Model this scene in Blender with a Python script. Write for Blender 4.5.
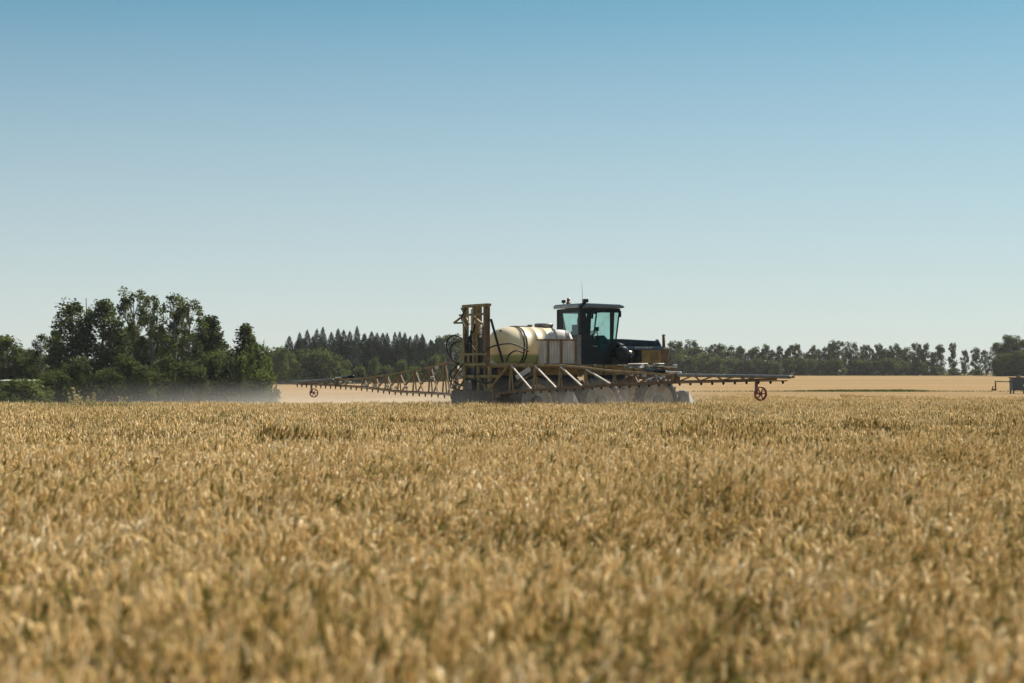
import bpy, bmesh, math, random
import numpy as np
from mathutils import Vector, Matrix

for o in list(bpy.data.objects):
    bpy.data.objects.remove(o)
S = bpy.context.scene
COL = S.collection
R = math.radians

# ------------------------------------------------------------------ camera
EYE = 1.75
FPX = 1024 * 70 / 36.0
HORIZON = 372.0
cam_d = bpy.data.cameras.new("camera")
cam = bpy.data.objects.new("camera", cam_d)
COL.objects.link(cam)
cam_d.lens = 70
cam_d.sensor_width = 36
cam_d.clip_start = 0.1
cam_d.clip_end = 20000
cam_d.dof.use_dof = True
cam_d.dof.focus_distance = 64
cam_d.dof.aperture_fstop = 2.4
cam.location = (0, 0, EYE)
cam.rotation_euler = (R(90) + math.atan((HORIZON - 341.5) / FPX), 0, 0)
S.camera = cam

# ------------------------------------------------------------------ sky, sun, exposure
SUN_EL, SUN_AZ = R(46), R(52)          # azimuth from +Y (away) towards +X (right)
world = bpy.data.worlds.new("World")
S.world = world
world.use_nodes = True
nt = world.node_tree
for n in list(nt.nodes):
    nt.nodes.remove(n)
w_out = nt.nodes.new("ShaderNodeOutputWorld")
w_bg = nt.nodes.new("ShaderNodeBackground")
w_bg.inputs[1].default_value = 0.05
sky = nt.nodes.new("ShaderNodeTexSky")
sky.sky_type = 'NISHITA'
sky.sun_disc = False
sky.sun_elevation = SUN_EL
sky.sun_rotation = SUN_AZ
sky.altitude = 300
sky.air_density = 2.0
sky.dust_density = 0.3
sky.ozone_density = 3.0
w_tc = nt.nodes.new("ShaderNodeTexCoord")
w_mp = nt.nodes.new("ShaderNodeMapping")
w_mp.inputs['Scale'].default_value = (1, 1, 3.4)     # steeper gradient of the low sky
w_mp.inputs['Location'].default_value = (0, 0, 0.06)
w_tint = nt.nodes.new("ShaderNodeMix")
w_tint.data_type = 'RGBA'
w_tint.blend_type = 'MULTIPLY'
w_tint.inputs[0].default_value = 1.0
w_tint.inputs[7].default_value = (0.74, 1.11, 1.0, 1)
nt.links.new(w_tc.outputs['Generated'], w_mp.inputs[0])
nt.links.new(w_mp.outputs[0], sky.inputs[0])
nt.links.new(sky.outputs[0], w_tint.inputs[6])
# pale haze layer low in the sky
w_sep = nt.nodes.new("ShaderNodeSeparateXYZ")
nt.links.new(w_tc.outputs['Generated'], w_sep.inputs[0])
w_mr = nt.nodes.new("ShaderNodeMapRange")
w_mr.inputs[1].default_value = -0.01
w_mr.inputs[2].default_value = 0.19
w_mr.inputs[3].default_value = 0.9
w_mr.inputs[4].default_value = 0.0
nt.links.new(w_sep.outputs[2], w_mr.inputs[0])
w_hz = nt.nodes.new("ShaderNodeMix")
w_hz.data_type = 'RGBA'
w_hz.inputs[7].default_value = (6.95, 6.85, 6.95, 1)
nt.links.new(w_mr.outputs[0], w_hz.inputs[0])
nt.links.new(w_tint.outputs[2], w_hz.inputs[6])
nt.links.new(w_hz.outputs[2], w_bg.inputs[0])
nt.links.new(w_bg.outputs[0], w_out.inputs[0])

sun_d = bpy.data.lights.new("sun", 'SUN')
sun_d.energy = 5.0
sun_d.angle = R(0.53)
sun_d.color = (1.0, 0.93, 0.82)
sun = bpy.data.objects.new("sun", sun_d)
COL.objects.link(sun)
sdir = Vector((math.sin(SUN_AZ) * math.cos(SUN_EL), math.cos(SUN_AZ) * math.cos(SUN_EL), math.sin(SUN_EL)))
sun.rotation_euler = (-sdir).to_track_quat('-Z', 'Y').to_euler()

vs = S.view_settings
vs.view_transform = 'Standard'
vs.look = 'None'
vs.exposure = 1.0
vs.gamma = 1.0
vs.use_curve_mapping = False
S.render.engine = 'CYCLES'
S.cycles.use_denoising = True
S.cycles.max_bounces = 6
S.cycles.diffuse_bounces = 3
S.cycles.glossy_bounces = 2
S.cycles.transmission_bounces = 4
S.cycles.transparent_max_bounces = 12
S.cycles.volume_bounces = 1
S.cycles.caustics_reflective = False
S.cycles.caustics_refractive = False

# ------------------------------------------------------------------ materials
def new_mat(name):
    m = bpy.data.materials.new(name)
    m.use_nodes = True
    return m, m.node_tree, m.node_tree.nodes['Principled BSDF']

def surf(name, col, rough=0.6, dirt=None, dirt_amt=0.5, scale=6.0, metal=0.0, bump=0.0, detail=6):
    """painted or plastic surface with wear / dust of its own"""
    m, t, b = new_mat(name)
    tc = t.nodes.new("ShaderNodeTexCoord")
    nz = t.nodes.new("ShaderNodeTexNoise")
    nz.inputs['Scale'].default_value = scale
    nz.inputs['Detail'].default_value = detail
    t.links.new(tc.outputs['Object'], nz.inputs['Vector'])
    rp = t.nodes.new("ShaderNodeValToRGB")
    d = dirt or tuple(c * 0.7 for c in col)
    rp.color_ramp.elements[0].position = 0.5 - dirt_amt * 0.3
    rp.color_ramp.elements[0].color = (*d, 1)
    rp.color_ramp.elements[1].position = 0.66
    rp.color_ramp.elements[1].color = (*col, 1)
    t.links.new(nz.outputs['Fac'], rp.inputs[0])
    t.links.new(rp.outputs[0], b.inputs['Base Color'])
    mr = t.nodes.new("ShaderNodeMapRange")
    mr.inputs[3].default_value = min(1, rough + .15)
    mr.inputs[4].default_value = max(.05, rough - .12)
    t.links.new(nz.outputs['Fac'], mr.inputs[0])
    t.links.new(mr.outputs[0], b.inputs['Roughness'])
    b.inputs['Metallic'].default_value = metal
    if bump:
        bp = t.nodes.new("ShaderNodeBump")
        bp.inputs['Strength'].default_value = bump
        t.links.new(nz.outputs['Fac'], bp.inputs['Height'])
        t.links.new(bp.outputs[0], b.inputs['Normal'])
    return m

DUST = (0.26, 0.20, 0.13)
M = {}
M['ochre'] = surf("ochre_paint", (0.31, 0.21, 0.072), .6, (0.12, 0.078, 0.038), .7, 5)
M['rust'] = surf("rusty_steel", (0.19, 0.105, 0.045), .7, (0.09, 0.055, 0.03), .7, 9)
M['bare'] = surf("bare_steel_and_sunlit_tone", (0.62, 0.58, 0.52), .4, (0.45, 0.38, 0.30), .4, 9)  # bare steel parts; its paleness also stands for sunlight on near boom braces
M['black'] = surf("black_paint", (0.006, 0.010, 0.014), .35, (0.014, 0.018, 0.022), .4, 5)
M['rubber'] = surf("dusty_rubber", (0.05, 0.047, 0.045), .85, (0.16, 0.135, 0.105), .8, 5)
M['hose'] = surf("hose_rubber", (0.015, 0.015, 0.016), .5, (0.03, 0.03, 0.03), .4, 9)
M['hood'] = surf("dark_blue_green_paint", (0.008, 0.024, 0.042), .25, (0.015, 0.03, 0.04), .4, 3)
M['hoodlight'] = surf("blue_stripe_paint", (0.03, 0.085, 0.15), .3, (0.03, 0.07, 0.11), .4, 3)
M['yellow'] = surf("dull_yellow_paint", (0.30, 0.175, 0.038), .5, (0.17, 0.10, 0.035), .6, 4)
M['white'] = surf("white_plastic", (0.74, 0.70, 0.64), .45, (0.55, 0.51, 0.43), .5, 4)
M['corrug'] = surf("weathered_white_plastic", (0.62, 0.56, 0.52), .55, (0.45, 0.39, 0.34), .6, 3)
M['grey'] = surf("grey_steel", (0.20, 0.19, 0.18), .5, (0.13, 0.12, 0.11), .5, 5)
M['roof'] = surf("slate_roof_paint", (0.10, 0.145, 0.20), .4, (0.13, 0.16, 0.19), .5, 4)
M['roofedge'] = surf("pale_roof_trim", (0.42, 0.43, 0.42), .5, (0.3, 0.3, 0.29), .5, 4)
M['rim'] = surf("dusty_pale_rim", (0.38, 0.32, 0.25), .7, (0.16, 0.125, 0.09), .8, 5)
M['redwheel'] = surf("faded_red_paint", (0.33, 0.07, 0.05), .6, (0.2, 0.07, 0.05), .6, 9)
M['curtain'] = surf("dark_rubber_sheet", (0.040, 0.032, 0.024), .8, (0.08, 0.062, 0.045), .6, 4)
M['seat'] = surf("seat_cloth", (0.035, 0.10, 0.11), .9, (0.025, 0.06, 0.07), .4, 9)
M['green'] = surf("green_casing", (0.06, 0.20, 0.07), .5, (0.05, 0.16, 0.06), .4, 9)
M['bluegrey'] = surf("dark_blue_grey_paint", (0.07, 0.095, 0.135), .5, (0.09, 0.085, 0.085), .6, 6)
M['lens'] = surf("amber_lens", (0.30, 0.12, 0.03), .3, (0.2, 0.09, 0.03), .4, 9)
M['wood'] = surf("bark", (0.10, 0.075, 0.055), .9, (0.05, 0.04, 0.03), .7, 3, bump=.4)
M['palewood'] = surf("pale_bark", (0.22, 0.20, 0.17), .9, (0.09, 0.08, 0.07), .7, 2, bump=.3)
M['shedroof'] = surf("white_sheet_roof", (0.5, 0.48, 0.45), .6, (0.35, 0.33, 0.3), .4, 2)
M['shedwall'] = surf("shed_boards", (0.10, 0.09, 0.08), .8, (0.07, 0.06, 0.05), .5, 3)

def tank_material():
    m, t, b = new_mat("cream_translucent_tank")
    tc = t.nodes.new("ShaderNodeTexCoord")
    sp = t.nodes.new("ShaderNodeSeparateXYZ")
    t.links.new(tc.outputs['Object'], sp.inputs[0])
    nz = t.nodes.new("ShaderNodeTexNoise")
    nz.inputs['Scale'].default_value = 3
    nz.inputs['Detail'].default_value = 5
    t.links.new(tc.outputs['Object'], nz.inputs['Vector'])
    # liquid seen through the wall up to a level line
    ad = t.nodes.new("ShaderNodeMath"); ad.operation = 'MULTIPLY_ADD'
    ad.inputs[1].default_value = 0.04
    t.links.new(nz.outputs['Fac'], ad.inputs[0])
    t.links.new(sp.outputs['Z'], ad.inputs[2])
    mr = t.nodes.new("ShaderNodeMapRange")
    mr.inputs[1].default_value = 2.37
    mr.inputs[2].default_value = 2.45
    t.links.new(ad.outputs[0], mr.inputs[0])
    mx = t.nodes.new("ShaderNodeMix"); mx.data_type = 'RGBA'
    mx.inputs[6].default_value = (0.27, 0.34, 0.20, 1)
    mx.inputs[7].default_value = (0.84, 0.71, 0.49, 1)
    t.links.new(mr.outputs[0], mx.inputs[0])
    m2 = t.nodes.new("ShaderNodeMix"); m2.data_type = 'RGBA'; m2.blend_type = 'MULTIPLY'
    m2.inputs[0].default_value = .35
    t.links.new(mx.outputs[2], m2.inputs[6])
    t.links.new(nz.outputs['Color'], m2.inputs[7])
    t.links.new(mx.outputs[2], b.inputs['Base Color'])
    b.inputs['Roughness'].default_value = .4
    tr = t.nodes.new("ShaderNodeBsdfTranslucent")
    t.links.new(mx.outputs[2], tr.inputs[0])
    ms = t.nodes.new("ShaderNodeMixShader"); ms.inputs[0].default_value = .38
    out = t.nodes['Material Output']
    t.links.new(b.outputs[0], ms.inputs[1]); t.links.new(tr.outputs[0], ms.inputs[2])
    t.links.new(ms.outputs[0], out.inputs[0])
    return m
M['tank'] = tank_material()
for k in ('black', 'hose', 'seat', 'hood'):
    M[k].node_tree.nodes['Principled BSDF'].inputs['Specular IOR Level'].default_value = .15

def glass_material():
    m, t, b = new_mat("teal_tinted_glass")
    t.nodes.remove(b)
    tr = t.nodes.new("ShaderNodeBsdfTransparent"); tr.inputs[0].default_value = (0.84, 0.945, 0.93, 1)
    gl = t.nodes.new("ShaderNodeBsdfGlossy"); gl.inputs['Roughness'].default_value = .03
    lw = t.nodes.new("ShaderNodeLayerWeight"); lw.inputs[0].default_value = .5
    fr = t.nodes.new("ShaderNodeMath"); fr.operation = 'POWER'; fr.inputs[1].default_value = 4.0
    t.links.new(lw.outputs['Facing'], fr.inputs[0])
    nz = t.nodes.new("ShaderNodeTexNoise"); nz.inputs['Scale'].default_value = 4
    df = t.nodes.new("ShaderNodeBsdfDiffuse"); df.inputs[0].default_value = (0.12, 0.22, 0.22, 1)
    mr = t.nodes.new("ShaderNodeMapRange"); mr.inputs[1].default_value = .35; mr.inputs[2].default_value = .8
    mr.inputs[3].default_value = .01; mr.inputs[4].default_value = .10
    t.links.new(nz.outputs['Fac'], mr.inputs[0])
    a = t.nodes.new("ShaderNodeMixShader"); c = t.nodes.new("ShaderNodeMixShader")
    t.links.new(mr.outputs[0], a.inputs[0]); t.links.new(tr.outputs[0], a.inputs[1]); t.links.new(df.outputs[0], a.inputs[2])
    t.links.new(fr.outputs[0], c.inputs[0]); t.links.new(a.outputs[0], c.inputs[1]); t.links.new(gl.outputs[0], c.inputs[2])
    t.links.new(c.outputs[0], t.nodes['Material Output'].inputs[0])
    return m
M['glass'] = glass_material()

def leaf_material(name, dark, light, trans=.38, objvar=.12):
    m, t, b = new_mat(name)
    t.nodes.remove(b)
    at = t.nodes.new("ShaderNodeAttribute"); at.attribute_name = "tint"
    oi = t.nodes.new("ShaderNodeObjectInfo")
    ad = t.nodes.new("ShaderNodeMath"); ad.operation = 'MULTIPLY_ADD'
    ad.inputs[1].default_value = objvar * 2
    sb = t.nodes.new("ShaderNodeMath"); sb.operation = 'SUBTRACT'; sb.inputs[1].default_value = objvar
    t.links.new(oi.outputs['Random'], ad.inputs[0]); t.links.new(at.outputs['Fac'], ad.inputs[2])
    t.links.new(ad.outputs[0], sb.inputs[0])
    rp = t.nodes.new("ShaderNodeValToRGB")
    rp.color_ramp.elements[0].color = (*dark, 1); rp.color_ramp.elements[1].color = (*light, 1)
    t.links.new(sb.outputs[0], rp.inputs[0])
    df = t.nodes.new("ShaderNodeBsdfDiffuse"); tr = t.nodes.new("ShaderNodeBsdfTranslucent")
    t.links.new(rp.outputs[0], df.inputs[0]); t.links.new(rp.outputs[0], tr.inputs[0])
    ms = t.nodes.new("ShaderNodeMixShader"); ms.inputs[0].default_value = trans
    t.links.new(df.outputs[0], ms.inputs[1]); t.links.new(tr.outputs[0], ms.inputs[2])
    t.links.new(ms.outputs[0], t.nodes['Material Output'].inputs[0])
    return m
M['leaf'] = leaf_material("poplar_leaves", (0.030, 0.044, 0.016), (0.115, 0.135, 0.036))
M['leaf2'] = leaf_material("shrub_leaves", (0.045, 0.064, 0.020), (0.13, 0.155, 0.042))
M['needle'] = leaf_material("spruce_needles", (0.016, 0.030, 0.022), (0.040, 0.062, 0.034), .12)
M['weed'] = leaf_material("dry_weed", (0.30, 0.24, 0.10), (0.55, 0.48, 0.26), .3)
M['greengrass'] = leaf_material("green_grass", (0.05, 0.07, 0.02), (0.13, 0.15, 0.05), .3)

def wheat_material():
    """attr tint: 0..1 per stalk; attr organ: 0 stem/leaf, 1 ear"""
    m, t, b = new_mat("ripe_wheat")
    t.nodes.remove(b)
    tint = t.nodes.new("ShaderNodeAttribute"); tint.attribute_name = "tint"
    organ = t.nodes.new("ShaderNodeAttribute"); organ.attribute_name = "organ"
    geo = t.nodes.new("ShaderNodeNewGeometry")
    nz = t.nodes.new("ShaderNodeTexNoise"); nz.inputs['Scale'].default_value = .28
    nz.inputs['Detail'].default_value = 4; nz.inputs['Roughness'].default_value = .65
    t.links.new(geo.outputs['Position'], nz.inputs['Vector'])
    r1 = t.nodes.new("ShaderNodeValToRGB")     # ear colours
    e = r1.color_ramp.elements
    e[0].position = 0.0; e[0].color = (0.15, 0.14, 0.03, 1)
    e[1].position = 1.0; e[1].color = (0.96, 0.80, 0.54, 1)
    for p, c in ((.22, (0.44, 0.31, 0.10)), (.5, (0.78, 0.555, 0.265)), (.8, (0.88, 0.655, 0.34))):
        x = e.new(p); x.color = (*c, 1)
    r2 = t.nodes.new("ShaderNodeValToRGB")     # stems and leaves, darkened to paint shade into the gaps between ears
    e = r2.color_ramp.elements
    e[0].position = 0.1; e[0].color = (0.055, 0.07, 0.014, 1)
    e[1].position = .95; e[1].color = (0.42, 0.28, 0.10, 1)
    x = e.new(.5); x.color = (0.19, 0.135, 0.038, 1)
    mp = t.nodes.new("ShaderNodeMapRange")
    mp.inputs[1].default_value = .3; mp.inputs[2].default_value = .7
    mp.inputs[3].default_value = -.22; mp.inputs[4].default_value = .15
    t.links.new(nz.outputs['Fac'], mp.inputs[0])
    ad = t.nodes.new("ShaderNodeMath"); ad.operation = 'ADD'; ad.use_clamp = True
    t.links.new(tint.outputs['Fac'], ad.inputs[0]); t.links.new(mp.outputs[0], ad.inputs[1])
    t.links.new(ad.outputs[0], r1.inputs[0]); t.links.new(ad.outputs[0], r2.inputs[0])
    mx = t.nodes.new("ShaderNodeMix"); mx.data_type = 'RGBA'
    t.links.new(organ.outputs['Fac'], mx.inputs[0])
    t.links.new(r2.outputs[0], mx.inputs[6]); t.links.new(r1.outputs[0], mx.inputs[7])
    df = t.nodes.new("ShaderNodeBsdfDiffuse"); tr = t.nodes.new("ShaderNodeBsdfTranslucent")
    t.links.new(mx.outputs[2], df.inputs[0]); t.links.new(mx.outputs[2], tr.inputs[0])
    ms = t.nodes.new("ShaderNodeMixShader"); ms.inputs[0].default_value = .24
    t.links.new(df.outputs[0], ms.inputs[1]); t.links.new(tr.outputs[0], ms.inputs[2])
    t.links.new(ms.outputs[0], t.nodes['Material Output'].inputs[0])
    return m
M['wheat'] = wheat_material()

def ground_material(name, c1, c2, scale, bump):
    m, t, b = new_mat(name)
    geo = t.nodes.new("ShaderNodeNewGeometry")
    nz = t.nodes.new("ShaderNodeTexNoise"); nz.inputs['Scale'].default_value = scale
    nz.inputs['Detail'].default_value = 9; nz.inputs['Roughness'].default_value = .7
    n2 = t.nodes.new("ShaderNodeTexNoise"); n2.inputs['Scale'].default_value = .03
    n2.inputs['Detail'].default_value = 5
    mp = t.nodes.new("ShaderNodeMapping"); mp.inputs['Scale'].default_value = (.35, 1.6, 1)
    t.links.new(geo.outputs['Position'], nz.inputs['Vector'])
    t.links.new(geo.outputs['Position'], mp.inputs[0]); t.links.new(mp.outputs[0], n2.inputs['Vector'])
    av = t.nodes.new("ShaderNodeMath"); av.operation = 'ADD'
    t.links.new(nz.outputs['Fac'], av.inputs[0]); t.links.new(n2.outputs['Fac'], av.inputs[1])
    rp = t.nodes.new("ShaderNodeValToRGB")
    rp.color_ramp.elements[0].position = .36; rp.color_ramp.elements[0].color = (*c1, 1)
    rp.color_ramp.elements[1].position = .64; rp.color_ramp.elements[1].color = (*c2, 1)
    hf = t.nodes.new("ShaderNodeMath"); hf.operation = 'MULTIPLY'; hf.inputs[1].default_value = .5
    t.links.new(av.outputs[0], hf.inputs[0]); t.links.new(hf.outputs[0], rp.inputs[0])
    t.links.new(rp.outputs[0], b.inputs['Base Color'])
    b.inputs['Roughness'].default_value = 1
    b.inputs['Specular IOR Level'].default_value = .05
    if bump:
        bp = t.nodes.new("ShaderNodeBump"); bp.inputs['Strength'].default_value = bump
        bp.inputs['Distance'].default_value = .1
        t.links.new(nz.outputs['Fac'], bp.inputs['Height']); t.links.new(bp.outputs[0], b.inputs['Normal'])
    return m
M['soil'] = ground_material("soil_and_grass", (0.055, 0.05, 0.022), (0.13, 0.10, 0.045), 2.0, .4)
M['canopy'] = ground_material("distant_ripe_wheat", (0.185, 0.120, 0.055), (0.260, 0.172, 0.082), 1.3, .5)

# ------------------------------------------------------------------ object helpers
def tag(o, label=None, cat=None, group=None, kind=None):
    if label: o['label'] = label
    if cat: o['category'] = cat
    if group: o['group'] = group
    if kind: o['kind'] = kind
    return o

def empty(name, loc, rz=0.0):
    o = bpy.data.objects.new(name, None)
    COL.objects.link(o)
    o.location = loc
    o.rotation_euler = (0, 0, rz)
    o.empty_display_size = .3
    return o

class MB:
    """collects simple shapes, then links them as ONE mesh object"""
    def __init__(s):
        s.v = []; s.f = []; s.sm = []
    def add(s, vs, fs, smooth=False):
        n = len(s.v)
        s.v += [tuple(p) for p in vs]
        s.f += [tuple(i + n for i in f) for f in fs]
        s.sm += [smooth] * len(fs)
        return s
    def box(s, x0, x1, y0, y1, z0, z1, ch=0.0):
        if ch <= 0:
            vs = [(x, y, z) for z in (z0, z1) for x, y in ((x0, y0), (x1, y0), (x1, y1), (x0, y1))]
            return s.add(vs, [(3, 2, 1, 0), (4, 5, 6, 7), (0, 1, 5, 4), (1, 2, 6, 5), (2, 3, 7, 6), (3, 0, 4, 7)])
        bm = bmesh.new()
        bmesh.ops.create_cube(bm, size=1)
        for v in bm.verts:
            v.co = ((x0 + x1) / 2 + v.co.x * (x1 - x0), (y0 + y1) / 2 + v.co.y * (y1 - y0), (z0 + z1) / 2 + v.co.z * (z1 - z0))
        bmesh.ops.bevel(bm, geom=bm.edges[:], offset=ch, segments=2, affect='EDGES', profile=.6)
        bm.verts.index_update()
        s.add([v.co[:] for v in bm.verts], [[v.index for v in f.verts] for f in bm.faces])
        bm.free()
        return s
    def bar(s, a, b, w, h=None, up=(0, 0, 1)):
        a = Vector(a); b = Vector(b); h = h or w
        d = (b - a).normalized(); up = Vector(up)
        if abs(d.dot(up)) > .95: up = Vector((0, 1, 0))
        sx = d.cross(up).normalized() * w / 2
        sy = sx.cross(d).normalized() * h / 2
        c = (-sx - sy, sx - sy, sx + sy, -sx + sy)
        vs = [a + k for k in c] + [b + k for k in c]
        return s.add(vs, [(3, 2, 1, 0), (4, 5, 6, 7), (0, 1, 5, 4), (1, 2, 6, 5), (2, 3, 7, 6), (3, 0, 4, 7)])
    def tube(s, pts, r, n=8, cap=True):
        pts = [Vector(p) for p in pts]
        rs = r if isinstance(r, (list, tuple)) else [r] * len(pts)
        ref = Vector((0.13, 0.31, 1)).normalized()
        vs = []
        for i, p in enumerate(pts):
            d = (pts[min(i + 1, len(pts) - 1)] - pts[max(i - 1, 0)]).normalized()
            rf = ref if abs(d.dot(ref)) < .92 else Vector((1, .2, .1)).normalized()
            a = d.cross(rf).normalized(); b = d.cross(a)
            for k in range(n):
                t = 2 * math.pi * k / n
                vs.append(p + (a * math.cos(t) + b * math.sin(t)) * rs[i])
        fs = []
        for i in range(len(pts) - 1):
            for k in range(n):
                k2 = (k + 1) % n
                fs.append((i * n + k, i * n + k2, (i + 1) * n + k2, (i + 1) * n + k))
        if cap:
            fs.append(tuple(range(n))[::-1]); fs.append(tuple((len(pts) - 1) * n + k for k in range(n)))
        return s.add(vs, fs, True)
    def lathe(s, prof, c, axis='y', n=32, closed=False):
        """prof: (radius, offset along axis)"""
        vs = []
        for r, o in prof:
            for k in range(n):
                t = 2 * math.pi * k / n
                if axis == 'y': p = (c[0] + r * math.cos(t), c[1] + o, c[2] + r * math.sin(t))
                elif axis == 'z': p = (c[0] + r * math.cos(t), c[1] + r * math.sin(t), c[2] + o)
                else: p = (c[0] + o, c[1] + r * math.cos(t), c[2] + r * math.sin(t))
                vs.append(p)
        fs = []
        m = len(prof)
        for i in range(m if closed else m - 1):
            for k in range(n):
                k2 = (k + 1) % n; j = (i + 1) % m
                fs.append((i * n + k, i * n + k2, j * n + k2, j * n + k))
        return s.add(vs, fs, True)
    def prism(s, poly, y0, y1, axis='y'):
        """polygon in (x, z) extruded along y (or (y, z) along x)"""
        n = len(poly)
        if axis == 'y': vs = [(a, y0, b) for a, b in poly] + [(a, y1, b) for a, b in poly]
        else: vs = [(y0, a, b) for a, b in poly] + [(y1, a, b) for a, b in poly]
        fs = [tuple(range(n)), tuple(range(2 * n - 1, n - 1, -1))]
        fs += [(i, i + n, (i + 1) % n + n, (i + 1) % n) for i in range(n)]
        return s.add(vs, fs)
    def build(s, name, m, parent=None, bevel=0.0):
        me = bpy.data.meshes.new(name)
        me.from_pydata(s.v, [], s.f)
        me.polygons.foreach_set('use_smooth', s.sm)
        bm = bmesh.new(); bm.from_mesh(me)
        bmesh.ops.recalc_face_normals(bm, faces=bm.faces[:])
        bm.to_mesh(me); bm.free()
        me.materials.append(m)
        me.update()
        o = bpy.data.objects.new(name, me)
        COL.objects.link(o)
        if parent: o.parent = parent
        if bevel:
            b = o.modifiers.new("bevel", 'BEVEL'); b.width = bevel; b.segments = 2; b.limit_method = 'ANGLE'
        return o

def np_mesh(name, verts, faces, m, attrs=None, smooth=False):
    """verts (n,3), faces (k,4 or 3) arrays; attrs: {name: per-vertex float array}"""
    me = bpy.data.meshes.new(name)
    nf, k = faces.shape
    me.vertices.add(len(verts)); me.vertices.foreach_set('co', verts.astype(np.float32).ravel())
    me.loops.add(nf * k); me.loops.foreach_set('vertex_index', faces.astype(np.int32).ravel())
    me.polygons.add(nf)
    me.polygons.foreach_set('loop_start', np.arange(0, nf * k, k, dtype=np.int32))
    if smooth: me.polygons.foreach_set('use_smooth', np.ones(nf, dtype=bool))
    me.update(calc_edges=True)
    for an, av in (attrs or {}).items():
        a = me.attributes.new(an, 'FLOAT', 'POINT'); a.data.foreach_set('value', av.astype(np.float32))
    me.materials.append(m)
    return me

# ------------------------------------------------------------------ terrain
LY = np.array([-200, 0, 60, 76, 100, 150, 200, 260, 330, 420, 1200, 9000.])
LZ = np.array([0, 0, 0, -.22, -.70, -1.45, -1.25, -.85, -.74, -.6, -.4, -.4])
RY = np.array([-200, 0, 62, 80, 100, 150, 300, 430, 1200, 9000.])
RZ = np.array([0, 0, 0, -.26, -.16, -.02, .18, .30, .4, .4])
def ground_z(x, y):
    x = np.asarray(x, float); y = np.asarray(y, float)
    r = x / np.maximum(y, 20)
    w = np.clip((0.05 - r) / 0.15, 0, 1); w = w * w * (3 - 2 * w)
    return np.interp(y, LY, LZ) * w + np.interp(y, RY, RZ) * (1 - w)
CROP = 0.78

def sheet(name, ys, half, m, lift, x_of=None):
    xs = np.linspace(-1, 1, 61)
    V = []
    for y in ys:
        w = half(y)
        for t in xs:
            V.append((t * w, y, float(ground_z(t * w, y)) + lift(y)))
    V = np.array(V); nx = len(xs)
    F = np.array([(i * nx + j, i * nx + j + 1, (i + 1) * nx + j + 1, (i + 1) * nx + j)
                  for i in range(len(ys) - 1) for j in range(nx - 1)])
    me = np_mesh(name, V, F, m, smooth=True)
    o = bpy.data.objects.new(name, me); COL.objects.link(o)
    return o
ys_g = [-120, -40, 0, 20, 40, 55, 62, 70, 76, 84, 92, 100, 115, 130, 150, 175, 200, 230, 260, 300, 330, 380, 430, 600, 900, 1500, 3000, 6000]
tag(sheet("ground", ys_g, lambda y: 200 + abs(y) * .9, M['soil'], lambda y: 0.0), kind='structure')
ys_c = [78, 84, 92, 100, 108, 116, 130, 150, 175, 200, 230, 260, 290, 318]
def far_lift(y): return np.interp(y, [78, 84, 100], [.40, .60, .66])
ys_far = ys_c + [350, 390, 424]
def at(px, py, Y):
    return Vector(((px - 512) / FPX * Y, Y, EYE - (py - HORIZON) / FPX * Y))

# crop beyond the near stalks, seen at grazing angle as one surface
def far_crop():
    V = []; F = []
    # left part is bounded by the tree clump, so it starts right of it
    nx = 70
    rows = ys_far
    for y in rows:
        xl = -0.119 * y if y < 190 else -0.30 * y
        if y > 322: xl = -0.02 * y
        xr = .42 * y
        for j in range(nx):
            x = xl + (xr - xl) * j / (nx - 1)
            V.append((x, y, float(ground_z(x, y)) + far_lift(y)))
    V = np.array(V)
    F = np.array([(i * nx + j, i * nx + j + 1, (i + 1) * nx + j + 1, (i + 1) * nx + j)
                  for i in range(len(rows) - 1) for j in range(nx - 1)])
    me = np_mesh("far_crop", V, F, M['canopy'], smooth=True)
    o = bpy.data.objects.new("far_crop", me); COL.objects.link(o)
    tag(o, "smooth tan expanse of ripe crop stretching behind the sprayer to the trees", "crop", kind='stuff')
far_crop()

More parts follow.
